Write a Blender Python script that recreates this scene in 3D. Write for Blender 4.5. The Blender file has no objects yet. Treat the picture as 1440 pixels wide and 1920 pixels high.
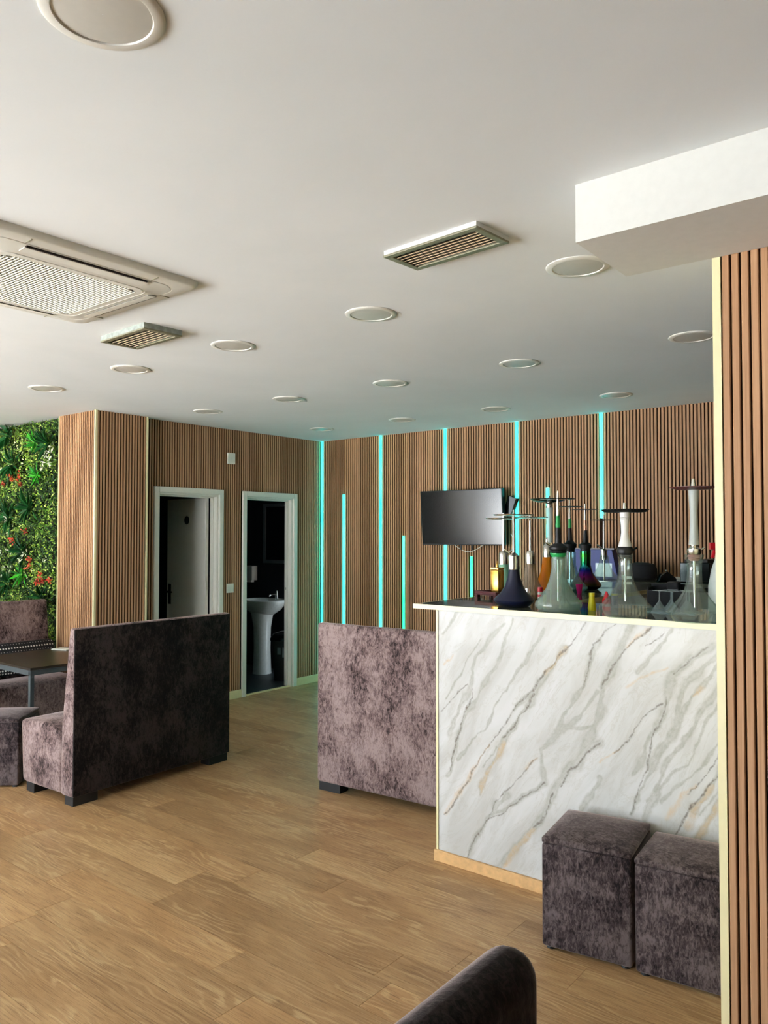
import bpy, bmesh, math, random
import numpy as np
from mathutils import Vector, Matrix

# ------------------------------------------------------------------ camera, sky, exposure
SC = bpy.context.scene
COL = SC.collection
PI = math.pi
cam_data = bpy.data.cameras.new('camera')
cam_data.sensor_fit = 'VERTICAL'
cam_data.sensor_height = 36.0
cam_data.lens = 1470.15 / 1920 * 36
cam_data.clip_start = 0.02
cam = bpy.data.objects.new('camera', cam_data)
COL.objects.link(cam)
yaw, pitch = math.radians(38.761), math.radians(1.675)
fw = Vector((-math.sin(yaw) * math.cos(pitch), math.cos(yaw) * math.cos(pitch), math.sin(pitch)))
rt = Vector((math.cos(yaw), math.sin(yaw), 0))
up = rt.cross(fw)
cam.matrix_world = Matrix(((rt.x, up.x, -fw.x, 0), (rt.y, up.y, -fw.y, 0), (rt.z, up.z, -fw.z, 1.65), (0, 0, 0, 1)))
SC.camera = cam

world = bpy.data.worlds.new('sky')
SC.world = world
world.use_nodes = True
bg = world.node_tree.nodes['Background']
bg.inputs[0].default_value = (0.80, 0.91, 1.0, 1)
bg.inputs[1].default_value = 2.3
SC.view_settings.view_transform = 'Standard'
SC.view_settings.look = 'None'
SC.view_settings.gamma = 1
SC.view_settings.use_curve_mapping = False
SC.view_settings.exposure = 1.98

sun_data = bpy.data.lights.new('sun', 'SUN')
sun_data.energy = 38.0; sun_data.angle = math.radians(2.0); sun_data.color = (1.0, 0.97, 0.93)
sun = bpy.data.objects.new('sun', sun_data); COL.objects.link(sun)
sun.rotation_euler = (math.radians(-20), math.radians(-14), 0)      # high over the roof, lighting the street outside the windows

# ------------------------------------------------------------------ materials
def lin(c):
    return tuple(((v / 255) / 12.92 if v / 255 <= 0.04045 else ((v / 255 + 0.055) / 1.055) ** 2.4) for v in c) + (1,)

class NT:
    def __init__(s, name):
        s.m = bpy.data.materials.new(name); s.m.use_nodes = True
        s.t = s.m.node_tree; s.b = s.t.nodes['Principled BSDF']; s.out = s.t.nodes['Material Output']
    def n(s, kind, **kw):
        nd = s.t.nodes.new(kind)
        for k, v in kw.items():
            if hasattr(nd, k) and k not in nd.inputs: setattr(nd, k, v)
            else: nd.inputs[k].default_value = v
        return nd
    def l(s, a, b): s.t.links.new(a, b)
    def ramp(s, fac, stops, interp='LINEAR'):
        r = s.n('ShaderNodeValToRGB'); r.color_ramp.interpolation = interp
        e = r.color_ramp.elements
        while len(e) < len(stops): e.new(0.5)
        for k, (p, c) in zip(e, stops): k.position = p; k.color = c
        s.l(fac, r.inputs[0]); return r.outputs[0]
    def noise(s, vec, scale, detail=4, rough=0.5, dist=0.0):
        nd = s.n('ShaderNodeTexNoise'); nd.inputs['Scale'].default_value = scale; nd.inputs['Detail'].default_value = detail
        nd.inputs['Roughness'].default_value = rough; nd.inputs['Distortion'].default_value = dist
        if vec is not None: s.l(vec, nd.inputs['Vector'])
        return nd.outputs['Fac']
    def mapping(s, vec, scale=(1, 1, 1), rot=(0, 0, 0), loc=(0, 0, 0)):
        m = s.n('ShaderNodeMapping'); m.inputs['Scale'].default_value = scale; m.inputs['Rotation'].default_value = rot; m.inputs['Location'].default_value = loc
        s.l(vec, m.inputs['Vector']); return m.outputs[0]
    def mix(s, fac, a, b, mode='MIX'):
        m = s.n('ShaderNodeMix', data_type='RGBA', blend_type=mode)
        for sock, v in ((m.inputs[0], fac), (m.inputs[6], a), (m.inputs[7], b)):
            if hasattr(v, 'is_linked'): s.l(v, sock)
            else: sock.default_value = v
        return m.outputs[2]
    def math(s, op, a, b=0.0):
        m = s.n('ShaderNodeMath', operation=op)
        for sock, v in ((m.inputs[0], a), (m.inputs[1], b)):
            if hasattr(v, 'is_linked'): s.l(v, sock)
            else: sock.default_value = v
        return m.outputs[0]
    def bump(s, h, strength=0.3, dist=0.002):
        b = s.n('ShaderNodeBump'); b.inputs['Strength'].default_value = strength; b.inputs['Distance'].default_value = dist
        s.l(h, b.inputs['Height']); s.l(b.outputs[0], s.b.inputs['Normal'])

def plain(name, rgb, rough=0.5, metal=0.0, spec=0.5, coat=0.0, vary=0.06):
    t = NT(name)
    g = t.n('ShaderNodeNewGeometry')
    nz = t.noise(g.outputs['Position'], 35, 3)
    c = lin(rgb)
    lo = tuple(v * (1 - vary) for v in c[:3]) + (1,); hi = tuple(min(1, v * (1 + vary)) for v in c[:3]) + (1,)
    t.l(t.ramp(nz, [(0.3, lo), (0.7, hi)]), t.b.inputs['Base Color'])
    t.b.inputs['Roughness'].default_value = rough; t.b.inputs['Metallic'].default_value = metal
    t.b.inputs['Specular IOR Level'].default_value = spec; t.b.inputs['Coat Weight'].default_value = coat
    return t.m

def mat_slat():
    t = NT('oak_slat')
    g = t.n('ShaderNodeNewGeometry'); oi = t.n('ShaderNodeObjectInfo')
    p = g.outputs['Position']
    v = t.n('ShaderNodeVectorMath', operation='ADD'); t.l(p, v.inputs[0]); 
    cmb = t.n('ShaderNodeCombineXYZ'); t.l(t.math('MULTIPLY', oi.outputs['Random'], 7.0), cmb.inputs[2]); t.l(cmb.outputs[0], v.inputs[1])
    grain = t.noise(t.mapping(v.outputs[0], (160, 160, 3.5)), 1.0, 5, 0.6, 0.4)
    broad = t.noise(t.mapping(v.outputs[0], (34, 34, 0.5)), 1.0, 2, 0.5)
    c1 = t.ramp(grain, [(0.25, lin((150, 110, 76))), (0.5, lin((182, 138, 99))), (0.78, lin((204, 162, 122)))])
    c2 = t.mix(0.35, c1, t.ramp(broad, [(0.3, lin((156, 112, 80))), (0.7, lin((200, 154, 116)))]))
    t.l(c2, t.b.inputs['Base Color']); t.b.inputs['Roughness'].default_value = 0.55
    t.b.inputs['Specular IOR Level'].default_value = 0.3
    t.bump(grain, 0.15, 0.0006)
    return t.m

def mat_floor():
    t = NT('oak_vinyl_plank')
    g = t.n('ShaderNodeNewGeometry'); oi = t.n('ShaderNodeObjectInfo')
    cmb = t.n('ShaderNodeCombineXYZ'); t.l(t.math('MULTIPLY', oi.outputs['Random'], 37.0), cmb.inputs[0]); t.l(t.math('MULTIPLY', oi.outputs['Random'], 11.0), cmb.inputs[2])
    v = t.n('ShaderNodeVectorMath', operation='ADD'); t.l(g.outputs['Position'], v.inputs[0]); t.l(cmb.outputs[0], v.inputs[1]); v = v.outputs[0]
    # cathedral grain: bands along X bent by noise
    bend = t.noise(t.mapping(v, (1.6, 7, 1)), 1.0, 3, 0.5)
    sep = t.n('ShaderNodeSeparateXYZ'); t.l(v, sep.inputs[0])
    q = t.math('ADD', t.math('MULTIPLY', sep.outputs[1], 210.0), t.math('MULTIPLY', bend, 60.0))
    rings = t.math('ADD', t.math('MULTIPLY', t.math('SINE', q), 0.5), 0.5)
    fine = t.noise(t.mapping(v, (7, 330, 1)), 1.0, 4, 0.65)
    blot = t.noise(t.mapping(v, (1.2, 3.4, 1)), 1.0, 4, 0.6, 0.8)
    speck = t.noise(t.mapping(v, (60, 140, 1)), 1.0, 3, 0.7)
    base = t.ramp(blot, [(0.28, lin((154, 118, 78))), (0.5, lin((182, 145, 101))), (0.75, lin((206, 172, 124)))])
    m1 = t.mix(t.math('MULTIPLY', t.ramp(rings, [(0.55, (0, 0, 0, 1)), (0.95, (1, 1, 1, 1))]), t.ramp(t.noise(t.mapping(v, (2.2, 9, 1), loc=(3, 9, 0)), 1.0, 3), [(0.42, (0, 0, 0, 1)), (0.6, (0.6, 0.6, 0.6, 1))])), base, lin((216, 186, 140)))
    m2 = t.mix(t.ramp(fine, [(0.50, (0, 0, 0, 1)), (0.68, (0.8, 0.8, 0.8, 1))]), m1, lin((112, 78, 46)))
    m3 = t.mix(t.ramp(speck, [(0.56, (0, 0, 0, 1)), (0.75, (0.35, 0.35, 0.35, 1))]), m2, lin((205, 178, 135)))
    tint = t.ramp(oi.outputs['Random'], [(0.0, (0.86, 0.84, 0.82, 1)), (0.5, (1, 1, 1, 1)), (1.0, (1.0, 0.95, 0.9, 1))])
    t.l(t.mix(1.0, m3, tint, 'MULTIPLY'), t.b.inputs['Base Color'])
    t.b.inputs['Roughness'].default_value = 0.42; t.b.inputs['Specular IOR Level'].default_value = 0.35
    t.bump(fine, 0.25, 0.0008)
    return t.m

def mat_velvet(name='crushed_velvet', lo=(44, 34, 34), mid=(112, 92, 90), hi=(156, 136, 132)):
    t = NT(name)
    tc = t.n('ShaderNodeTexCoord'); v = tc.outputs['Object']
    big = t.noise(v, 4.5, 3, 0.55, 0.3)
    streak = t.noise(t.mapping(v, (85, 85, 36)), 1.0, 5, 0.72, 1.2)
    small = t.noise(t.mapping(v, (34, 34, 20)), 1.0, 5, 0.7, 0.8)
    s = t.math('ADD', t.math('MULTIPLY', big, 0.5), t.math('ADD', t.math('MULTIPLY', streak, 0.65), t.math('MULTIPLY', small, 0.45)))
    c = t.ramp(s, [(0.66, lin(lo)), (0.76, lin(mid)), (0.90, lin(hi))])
    t.l(c, t.b.inputs['Base Color'])
    t.b.inputs['Roughness'].default_value = 0.85; t.b.inputs['Specular IOR Level'].default_value = 0.15
    t.b.inputs['Sheen Weight'].default_value = 1.0; t.b.inputs['Sheen Roughness'].default_value = 0.28
    t.b.inputs['Sheen Tint'].default_value = lin((210, 190, 185))
    t.bump(streak, 0.35, 0.002)
    return t.m

def mat_plaster():
    t = NT('white_plaster')
    g = t.n('ShaderNodeNewGeometry'); v = g.outputs['Position']
    a = t.noise(v, 0.9, 4, 0.6, 0.4)
    t.l(t.ramp(a, [(0.3, lin((220, 222, 221))), (0.7, lin((229, 230, 229)))]), t.b.inputs['Base Color'])
    t.b.inputs['Roughness'].default_value = 0.9; t.b.inputs['Specular IOR Level'].default_value = 0.1
    t.bump(t.noise(v, 30, 5, 0.6), 0.15, 0.002)
    return t.m

def mat_marble():
    t = NT('polished_marble')
    at = t.n('ShaderNodeAttribute', attribute_name='vein')
    sep = t.n('ShaderNodeSeparateColor'); t.l(at.outputs['Color'], sep.inputs[0])
    g = t.n('ShaderNodeNewGeometry'); v = g.outputs['Position']
    rotm = t.mapping(t.mapping(v, (1, 1, 1), (0, math.radians(-30), 0)), (14, 1, 3.2))
    cloud = t.noise(rotm, 0.55, 5, 0.6, 1.0)
    base = t.ramp(cloud, [(0.35, lin((190, 188, 183))), (0.55, lin((203, 202, 199))), (0.7, lin((209, 207, 206)))])
    thin = t.noise(t.mapping(t.mapping(v, (1, 1, 1), (0, math.radians(-32), 0)), (7, 1, 1.8)), 1.3, 6, 0.65, 1.5)
    hair = t.ramp(t.math('ABSOLUTE', t.math('SUBTRACT', thin, 0.5)), [(0.0, (0.35, 0.35, 0.35, 1)), (0.018, (0, 0, 0, 1))])
    base = t.mix(hair, base, lin((178, 172, 160)))
    brk = t.noise(v, 45, 4, 0.7)
    wash = t.math('MULTIPLY', sep.outputs[0], t.ramp(brk, [(0.3, (0.45, 0.45, 0.45, 1)), (0.65, (1, 1, 1, 1))]))
    c = t.mix(wash, base, lin((156, 154, 141)))
    c = t.mix(t.math('MULTIPLY', sep.outputs[2], t.ramp(brk, [(0.35, (0.25, 0.25, 0.25, 1)), (0.62, (0.8, 0.8, 0.8, 1))])), c, lin((206, 168, 112)))
    c = t.mix(t.math('MULTIPLY', sep.outputs[1], t.ramp(t.noise(v, 70, 3, 0.6), [(0.35, (0.25, 0.25, 0.25, 1)), (0.6, (0.95, 0.95, 0.95, 1))])), c, lin((112, 102, 92)))
    t.l(c, t.b.inputs['Base Color'])
    t.b.inputs['Roughness'].default_value = 0.07; t.b.inputs['Specular IOR Level'].default_value = 0.06
    return t.m

def mat_glass(name, tint=(235, 243, 240), frost=0.0, refl=1.0):
    """thin clear glass: a tinted see-through sheet with a fresnel reflection, cheap and free of caustics"""
    t = NT(name)
    tr = t.n('ShaderNodeBsdfTransparent'); tr.inputs[0].default_value = lin(tint)
    gl = t.n('ShaderNodeBsdfGlossy'); gl.inputs['Roughness'].default_value = 0.04
    lw = t.n('ShaderNodeLayerWeight'); lw.inputs[0].default_value = 0.35
    fac = t.ramp(lw.outputs['Facing'], [(0.0, (0.05, 0.05, 0.05, 1)), (0.75, (0.16, 0.16, 0.16, 1)), (1.0, (0.75, 0.75, 0.75, 1))])
    mx = t.n('ShaderNodeMixShader'); t.l(fac, mx.inputs[0]); t.l(tr.outputs[0], mx.inputs[1]); t.l(gl.outputs[0], mx.inputs[2])
    last = mx.outputs[0]
    if frost:
        df = t.n('ShaderNodeBsdfDiffuse'); df.inputs[0].default_value = lin(tint)
        m2 = t.n('ShaderNodeMixShader'); m2.inputs[0].default_value = frost
        t.l(last, m2.inputs[1]); t.l(df.outputs[0], m2.inputs[2]); last = m2.outputs[0]
    t.l(last, t.out.inputs['Surface'])
    return t.m

def mat_emit(name, c1, c2, strength):
    t = NT(name)
    g = t.n('ShaderNodeNewGeometry')
    nz = t.noise(t.mapping(g.outputs['Position'], (2, 2, 1.7)), 1.0, 2)
    t.l(t.ramp(nz, [(0.35, c1), (0.62, c2)]), t.b.inputs['Emission Color'])
    t.b.inputs['Base Color'].default_value = (0.05, 0.3, 0.3, 1)
    t.b.inputs['Emission Strength'].default_value = strength
    return t.m

def mat_attr(name, rough=0.5, trans=0.0):
    t = NT(name)
    at = t.n('ShaderNodeAttribute', attribute_name='tone')
    t.l(at.outputs['Color'], t.b.inputs['Base Color']); t.b.inputs['Roughness'].default_value = rough
    t.b.inputs['Specular IOR Level'].default_value = 0.35
    t.b.inputs['Subsurface Weight'].default_value = 0.0
    return t.m

def mat_dots():
    t = NT('dotted_knit')
    tc = t.n('ShaderNodeTexCoord')
    v = t.n('ShaderNodeTexVoronoi', feature='F1', distance='EUCLIDEAN'); v.inputs['Scale'].default_value = 1.0; v.inputs['Randomness'].default_value = 0.0
    t.l(t.mapping(tc.outputs['Object'], (42, 42, 42)), v.inputs['Vector'])
    t.l(t.ramp(v.outputs['Distance'], [(0.24, lin((225, 222, 215))), (0.34, lin((14, 13, 18)))]), t.b.inputs['Base Color'])
    t.b.inputs['Roughness'].default_value = 0.8
    return t.m

def mat_rainbow():
    t = NT('iridescent_glass')
    g = t.n('ShaderNodeNewGeometry'); s = t.n('ShaderNodeSeparateXYZ'); t.l(g.outputs['Position'], s.inputs[0])
    h = t.math('MULTIPLY', t.math('SUBTRACT', s.outputs[2], 1.289), 3.3)
    c = t.ramp(h, [(0.0, lin((20, 40, 60))), (0.12, lin((70, 60, 20))), (0.28, lin((110, 20, 90))), (0.42, lin((20, 30, 130))), (0.55, lin((10, 120, 90))), (0.75, lin((60, 150, 40))), (0.95, lin((10, 120, 150)))])
    t.l(c, t.b.inputs['Base Color']); t.b.inputs['Metallic'].default_value = 0.85; t.b.inputs['Roughness'].default_value = 0.12
    return t.m

M = {}
M['slat'] = mat_slat()
M['groove'] = plain('dark_groove_backing', (46, 29, 19), 0.9, spec=0.1)
M['slat_side_shade'] = plain('slat_side_painted_shade', (104, 68, 46), 0.8, spec=0.15)  # slat wood darkened by painted shade, for the side faces
M['floor'] = mat_floor()
M['floor_joint'] = plain('floor_joint_filler', (74, 52, 34), 0.8)
M['velvet'] = mat_velvet()
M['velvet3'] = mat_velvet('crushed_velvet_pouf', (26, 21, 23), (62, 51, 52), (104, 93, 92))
M['velvet_shaded'] = mat_velvet('crushed_velvet_shaded', (10, 8, 8), (25, 20, 19), (54, 47, 45))  # darker copy of the velvet, standing in for fabric in shade
M['plaster'] = mat_plaster()
M['white_wall'] = plain('white_wall_paint', (212, 210, 203), 0.85, spec=0.1, vary=0.02)
M['cream'] = plain('cream_edge_trim', (232, 220, 172), 0.35, vary=0.02)
M['white'] = plain('white_gloss_paint', (228, 226, 214), 0.35, vary=0.02)
M['plate'] = plain('white_plastic', (224, 222, 208), 0.4, vary=0.02)
M['ac'] = plain('ac_plastic', (216, 213, 202), 0.45, vary=0.02)
M['old_plaster'] = plain('rough_plaster_edge', (150, 156, 148), 0.9, vary=0.25)
M['disc'] = plain('lamp_diffuser', (196, 192, 182), 0.4, vary=0.02)
M['ring'] = plain('lamp_ring', (218, 214, 204), 0.35, vary=0.02)
M['black'] = plain('matt_black', (16, 16, 18), 0.5)
M['soft_black'] = plain('soft_black_cloth', (20, 20, 24), 0.9)
M['gloss_black'] = plain('gloss_black', (8, 8, 10), 0.12)
M['screen'] = plain('tv_screen', (6, 7, 9), 0.16, spec=0.8)
M['vent'] = plain('vent_metal', (128, 124, 100), 0.4, 0.2)
M['vent_slat'] = plain('vent_slat', (196, 176, 146), 0.5)
M['vent_dark'] = plain('vent_inside', (40, 26, 18), 0.9)
M['steel'] = plain('polished_steel', (222, 220, 214), 0.27, 1.0)
M['gold'] = plain('brushed_gold', (212, 170, 84), 0.25, 1.0)
M['marble'] = mat_marble()
M['pine'] = plain('pine_strip', (216, 172, 116), 0.5, vary=0.12)
M['top_glass'] = plain('smoked_glass_top', (92, 96, 84), 0.05, spec=0.7)
M['dark_wood'] = plain('red_brown_wood', (92, 44, 48), 0.3, vary=0.2)
M['navy'] = plain('navy_lacquer', (20, 24, 48), 0.32)
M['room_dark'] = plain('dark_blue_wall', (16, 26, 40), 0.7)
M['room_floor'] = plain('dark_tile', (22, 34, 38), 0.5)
M['ceramic'] = plain('white_ceramic', (200, 208, 204), 0.15)
M['table'] = plain('dark_bronze_laminate', (48, 40, 30), 0.3)
M['table_leg'] = plain('grey_steel_leg', (66, 74, 76), 0.4)
M['dots'] = mat_dots()
M['leaf'] = mat_attr('foliage')
M['clear'] = mat_glass('clear_glass', (226, 238, 232), 0.06)
M['frosted'] = mat_glass('frosted_glass', (196, 214, 202), 0.22)
M['teal_glass'] = mat_glass('teal_glass', (140, 190, 160), 0.75)
M['amber_glass'] = mat_glass('amber_glass', (206, 116, 20), 0.7)
M['beige_glass'] = mat_glass('beige_glass', (206, 190, 164), 0.2)
M['blue_glass'] = mat_glass('aqua_glass', (196, 228, 228), 0.08)
M['silver_frost'] = mat_glass('silver_glass', (205, 210, 206), 0.6)
M['cut_glass'] = mat_glass('cut_glass', (214, 226, 228), 0.2)
M['rainbow'] = mat_rainbow()
M['green'] = plain('green_silicone', (28, 150, 74), 0.4)
M['copper'] = plain('copper_sleeve', (196, 132, 108), 0.25, 0.8)
M['pinkish'] = plain('pink_silicone', (172, 120, 112), 0.5)
M['white_resin'] = plain('white_resin', (222, 220, 218), 0.35, vary=0.02)
M['red'] = plain('red_plastic', (196, 24, 36), 0.3)
M['yellow'] = plain('yellow_plastic', (222, 204, 24), 0.35)
M['magenta'] = plain('magenta_plastic', (196, 20, 120), 0.4)
M['blue'] = plain('blue_card', (34, 52, 120), 0.5)
M['paper'] = plain('white_paper', (226, 224, 214), 0.8)
M['grey'] = plain('grey_metal', (120, 130, 132), 0.3, 0.4)
M['cloudy'] = plain('cloudy_plastic', (188, 192, 186), 0.35)
M['led'] = mat_emit('cyan_led', (0.002, 0.40, 0.38, 1), (0.016, 0.50, 0.48, 1), 3.4)
M['led_green'] = mat_emit('green_led', (0.004, 0.42, 0.10, 1), (0.03, 0.46, 0.16, 1), 1.6)
M['pave'] = plain('pavement', (184, 188, 192), 0.9)
M['frame'] = plain('dark_window_frame', (40, 40, 42), 0.4)

# ------------------------------------------------------------------ mesh helpers
def link(name, me, mat=None, parent=None, smooth=False, loc=None):
    o = bpy.data.objects.new(name, me); COL.objects.link(o)
    if mat is not None and not me.materials: me.materials.append(mat)
    if smooth:
        for p in me.polygons: p.use_smooth = True
    if parent is not None: o.parent = parent
    if loc is not None: o.location = loc
    return o

class MB:
    def __init__(s): s.v = []; s.f = []
    def box(s, a, b):
        n = len(s.v); (x0, y0, z0), (x1, y1, z1) = a, b
        s.v += [(x0, y0, z0), (x1, y0, z0), (x1, y1, z0), (x0, y1, z0), (x0, y0, z1), (x1, y0, z1), (x1, y1, z1), (x0, y1, z1)]
        s.f += [tuple(n + i for i in q) for q in ((0, 3, 2, 1), (4, 5, 6, 7), (0, 1, 5, 4), (1, 2, 6, 5), (2, 3, 7, 6), (3, 0, 4, 7))]
        return s
    def lathe(s, prof, seg=24, c=(0, 0), cap=True):
        """prof: list of (z, r), bottom to top"""
        n = len(s.v)
        for z, r in prof:
            for k in range(seg):
                a = 2 * PI * k / seg; s.v.append((c[0] + r * math.cos(a), c[1] + r * math.sin(a), z))
        for i in range(len(prof) - 1):
            for k in range(seg):
                k2 = (k + 1) % seg
                s.f.append((n + i * seg + k, n + i * seg + k2, n + (i + 1) * seg + k2, n + (i + 1) * seg + k))
        if cap:
            s.f.append(tuple(n + k for k in reversed(range(seg))))
            s.f.append(tuple(n + (len(prof) - 1) * seg + k for k in range(seg)))
        return s
    def tube(s, pts, r, seg=8):
        n = len(s.v); P = [Vector(p) for p in pts]
        for i, p in enumerate(P):
            d = (P[min(i + 1, len(P) - 1)] - P[max(i - 1, 0)]).normalized()
            u = d.cross(Vector((0, 0, 1)));
            if u.length < 1e-3: u = Vector((1, 0, 0))
            u.normalize(); w = d.cross(u)
            for k in range(seg):
                a = 2 * PI * k / seg; s.v.append(tuple(p + r * (math.cos(a) * u + math.sin(a) * w)))
        for i in range(len(P) - 1):
            for k in range(seg):
                k2 = (k + 1) % seg
                s.f.append((n + i * seg + k, n + i * seg + k2, n + (i + 1) * seg + k2, n + (i + 1) * seg + k))
        s.f.append(tuple(n + k for k in reversed(range(seg)))); s.f.append(tuple(n + (len(P) - 1) * seg + k for k in range(seg)))
        return s
    def prism(s, poly, a, b, axis='y'):
        """poly: closed list of 2D points, extruded from a to b along axis (y: poly=(x,z); x: poly=(y,z); z: poly=(x,y))"""
        n = len(s.v); m = len(poly)
        for t in (a, b):
            for p, q in poly:
                s.v.append((p, t, q) if axis == 'y' else (t, p, q) if axis == 'x' else (p, q, t))
        for k in range(m):
            k2 = (k + 1) % m; s.f.append((n + k, n + k2, n + m + k2, n + m + k))
        s.f.append(tuple(n + k for k in reversed(range(m)))); s.f.append(tuple(n + m + k for k in range(m)))
        return s
    def mesh(s, name='m', bevel=0, seg=2, smooth=False):
        me = bpy.data.meshes.new(name); me.from_pydata(s.v, [], s.f)
        bm = bmesh.new(); bm.from_mesh(me)
        bmesh.ops.recalc_face_normals(bm, faces=bm.faces)
        if bevel:
            ed = [e for e in bm.edges if len(e.link_faces) == 2 and e.calc_face_angle(0) > 0.35]
            bmesh.ops.bevel(bm, geom=ed, offset=bevel, segments=seg, affect='EDGES', profile=0.5, clamp_overlap=True)
        bm.to_mesh(me); bm.free()
        if smooth:
            for p in me.polygons: p.use_smooth = True
            if hasattr(me, 'set_sharp_from_angle'): me.set_sharp_from_angle(angle=math.radians(40))
        return me
    def build(s, name, mat, parent=None, bevel=0, seg=2, smooth=False, loc=None):
        return link(name, s.mesh(name, bevel, seg, smooth), mat, parent, loc=loc)

def empty(name, loc, rz=0.0, label=None, cat=None, group=None, kind=None):
    o = bpy.data.objects.new(name, None); COL.objects.link(o); o.empty_display_size = 0.05
    o.location = loc; o.rotation_euler = (0, 0, rz)
    return tag(o, label, cat, group, kind)

def tag(o, label=None, cat=None, group=None, kind=None):
    if label: o['label'] = label
    if cat: o['category'] = cat
    if group: o['group'] = group
    if kind: o['kind'] = kind
    return o

# ------------------------------------------------------------------ the setting
CZ = 2.715            # ceiling height
XL = -6.15            # plane of the wall with the two doors
YB = 6.51             # plane of the back wall
D1 = (4.335, 5.045, 2.05)   # door openings: y from, y to, head
D2 = (5.395, 6.075, 2.05)

def structure(name, mb, mat, parent=None, **kw):
    o = mb.build(name, mat, parent, **kw)
    if parent is None: o['kind'] = 'structure'
    return o

def slat_profile(w, d, b=0.0025):
    return [(-w / 2, 0), (-w / 2 + 0.0008, d - b), (-w / 2 + b, d), (w / 2 - b, d), (w / 2 - 0.0008, d - b), (w / 2, 0)]

def slat_mesh(along, at, facing, u0, u1, zf, pitch=0.0285, w=0.0182, d=0.012, skip=()):
    """vertical slats: along 'x' or 'y'; at = coordinate of the slat fronts; facing = +1/-1 on the other axis"""
    mb = MB(); u = u0 + pitch / 2
    base = at - facing * d
    while u + w / 2 <= u1 + 1e-6:
        if not any(a < u < b for a, b in skip):
            for z0, z1 in zf(u):
                poly = [((u + a), base + facing * q) if along == 'x' else (base + facing * q, u + a) for a, q in slat_profile(w, d)]
                mb.prism(poly, z0, z1, 'z')
        u += pitch
    return mb

def slat_build(mb, name, parent):
    o = mb.build(name, M['slat'], parent); side_shade_material(o.data); o['kind'] = 'stuff'; return o
def side_shade_material(me):      # darker side faces paint in the shade between the slats
    me.materials.append(M['slat_side_shade'])
    for i, f in enumerate(me.polygons): f.material_index = 1 if i % 8 in (0, 4) else 0

# floor: joint-coloured slab, oak planks laid on it
floor = structure('floor', MB().box((-8.45, -2.7, -0.10), (2.25, 6.95, -0.006)), M['floor_joint'])
rng = random.Random(4)
PW, PL = 0.184, 1.22
rest = MB(); cache = {}; row = 0
y = -2.66
while y < 6.50:
    x = -8.4 - rng.uniform(0, PL)
    y1 = min(y + PW, 6.52)
    while x < 2.2:
        a, b = max(x, -8.4), min(x + PL, 2.2)
        x += PL
        if b - a < 0.02: continue
        if -7.7 < (a + b) / 2 < 0.3 and y > 0.8:
            key = (round(b - a, 3), round(y1 - y, 3))
            if key not in cache:
                cache[key] = MB().box((0, 0, -0.006), (key[0] - 0.0016, key[1] - 0.0016, 0)).mesh('plank')
            link('plank', cache[key], M['floor'], floor, loc=(a, y, 0))
        else:
            rest.box((a, y, -0.006), (b - 0.0016, y1 - 0.0016, 0))
    y += PW
o = rest.build('plank_field', M['floor'], floor); o['kind'] = 'stuff'

structure('ceiling', MB().box((-8.45, -2.75, CZ), (2.25, 6.95, CZ + 0.12)), M['plaster'])

# wall with the two restroom doors
wl = MB()
for a, b in ((4.17, D1[0]), (D1[1], D2[0]), (D2[1], 6.62)): wl.box((XL - 0.11, a, 0), (XL - 0.0115, b, CZ))
for a, b, h in (D1, D2): wl.box((XL - 0.11, a, h), (XL - 0.0115, b, CZ))
wall_left = structure('wall_left', wl, M['groove'])
FR1, FR2 = (4.29, 5.095), (5.343, 6.13)
def zf_left(u):
    return [(2.102, CZ)] if (FR1[0] < u < FR1[1] or FR2[0] < u < FR2[1]) else [(0.082, CZ)]
for a, b in ((4.175, 5.216), (5.216, 6.505)):
    n = round((b - a) / 0.0285); p = (b - a) / n
    slat_build(slat_mesh('y', XL, 1, a, b + 1e-4, zf_left, pitch=p, w=p - 0.0095, d=0.012), 'slat_panel', wall_left)
bl = MB()
for a, b in ((4.17, FR1[0]), (FR1[1], FR2[0]), (FR2[1], 6.50)): bl.box((XL - 0.0115, a, 0), (XL + 0.006, b, 0.082))
structure('baseboard_left', bl, M['cream'], bevel=0.002)

# restroom behind the wall
rr = MB()
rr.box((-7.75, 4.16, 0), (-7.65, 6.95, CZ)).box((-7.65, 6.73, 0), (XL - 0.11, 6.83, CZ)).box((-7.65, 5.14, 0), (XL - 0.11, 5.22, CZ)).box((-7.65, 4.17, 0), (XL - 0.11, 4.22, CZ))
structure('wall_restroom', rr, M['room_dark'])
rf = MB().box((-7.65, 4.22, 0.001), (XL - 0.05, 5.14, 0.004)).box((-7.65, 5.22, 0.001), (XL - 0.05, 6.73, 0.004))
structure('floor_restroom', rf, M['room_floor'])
structure('trim_1', MB().box((XL - 0.05, D2[0] + 0.02, 0.0), (XL - 0.02, D2[1] - 0.02, 0.012)), M['cream'])

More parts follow.
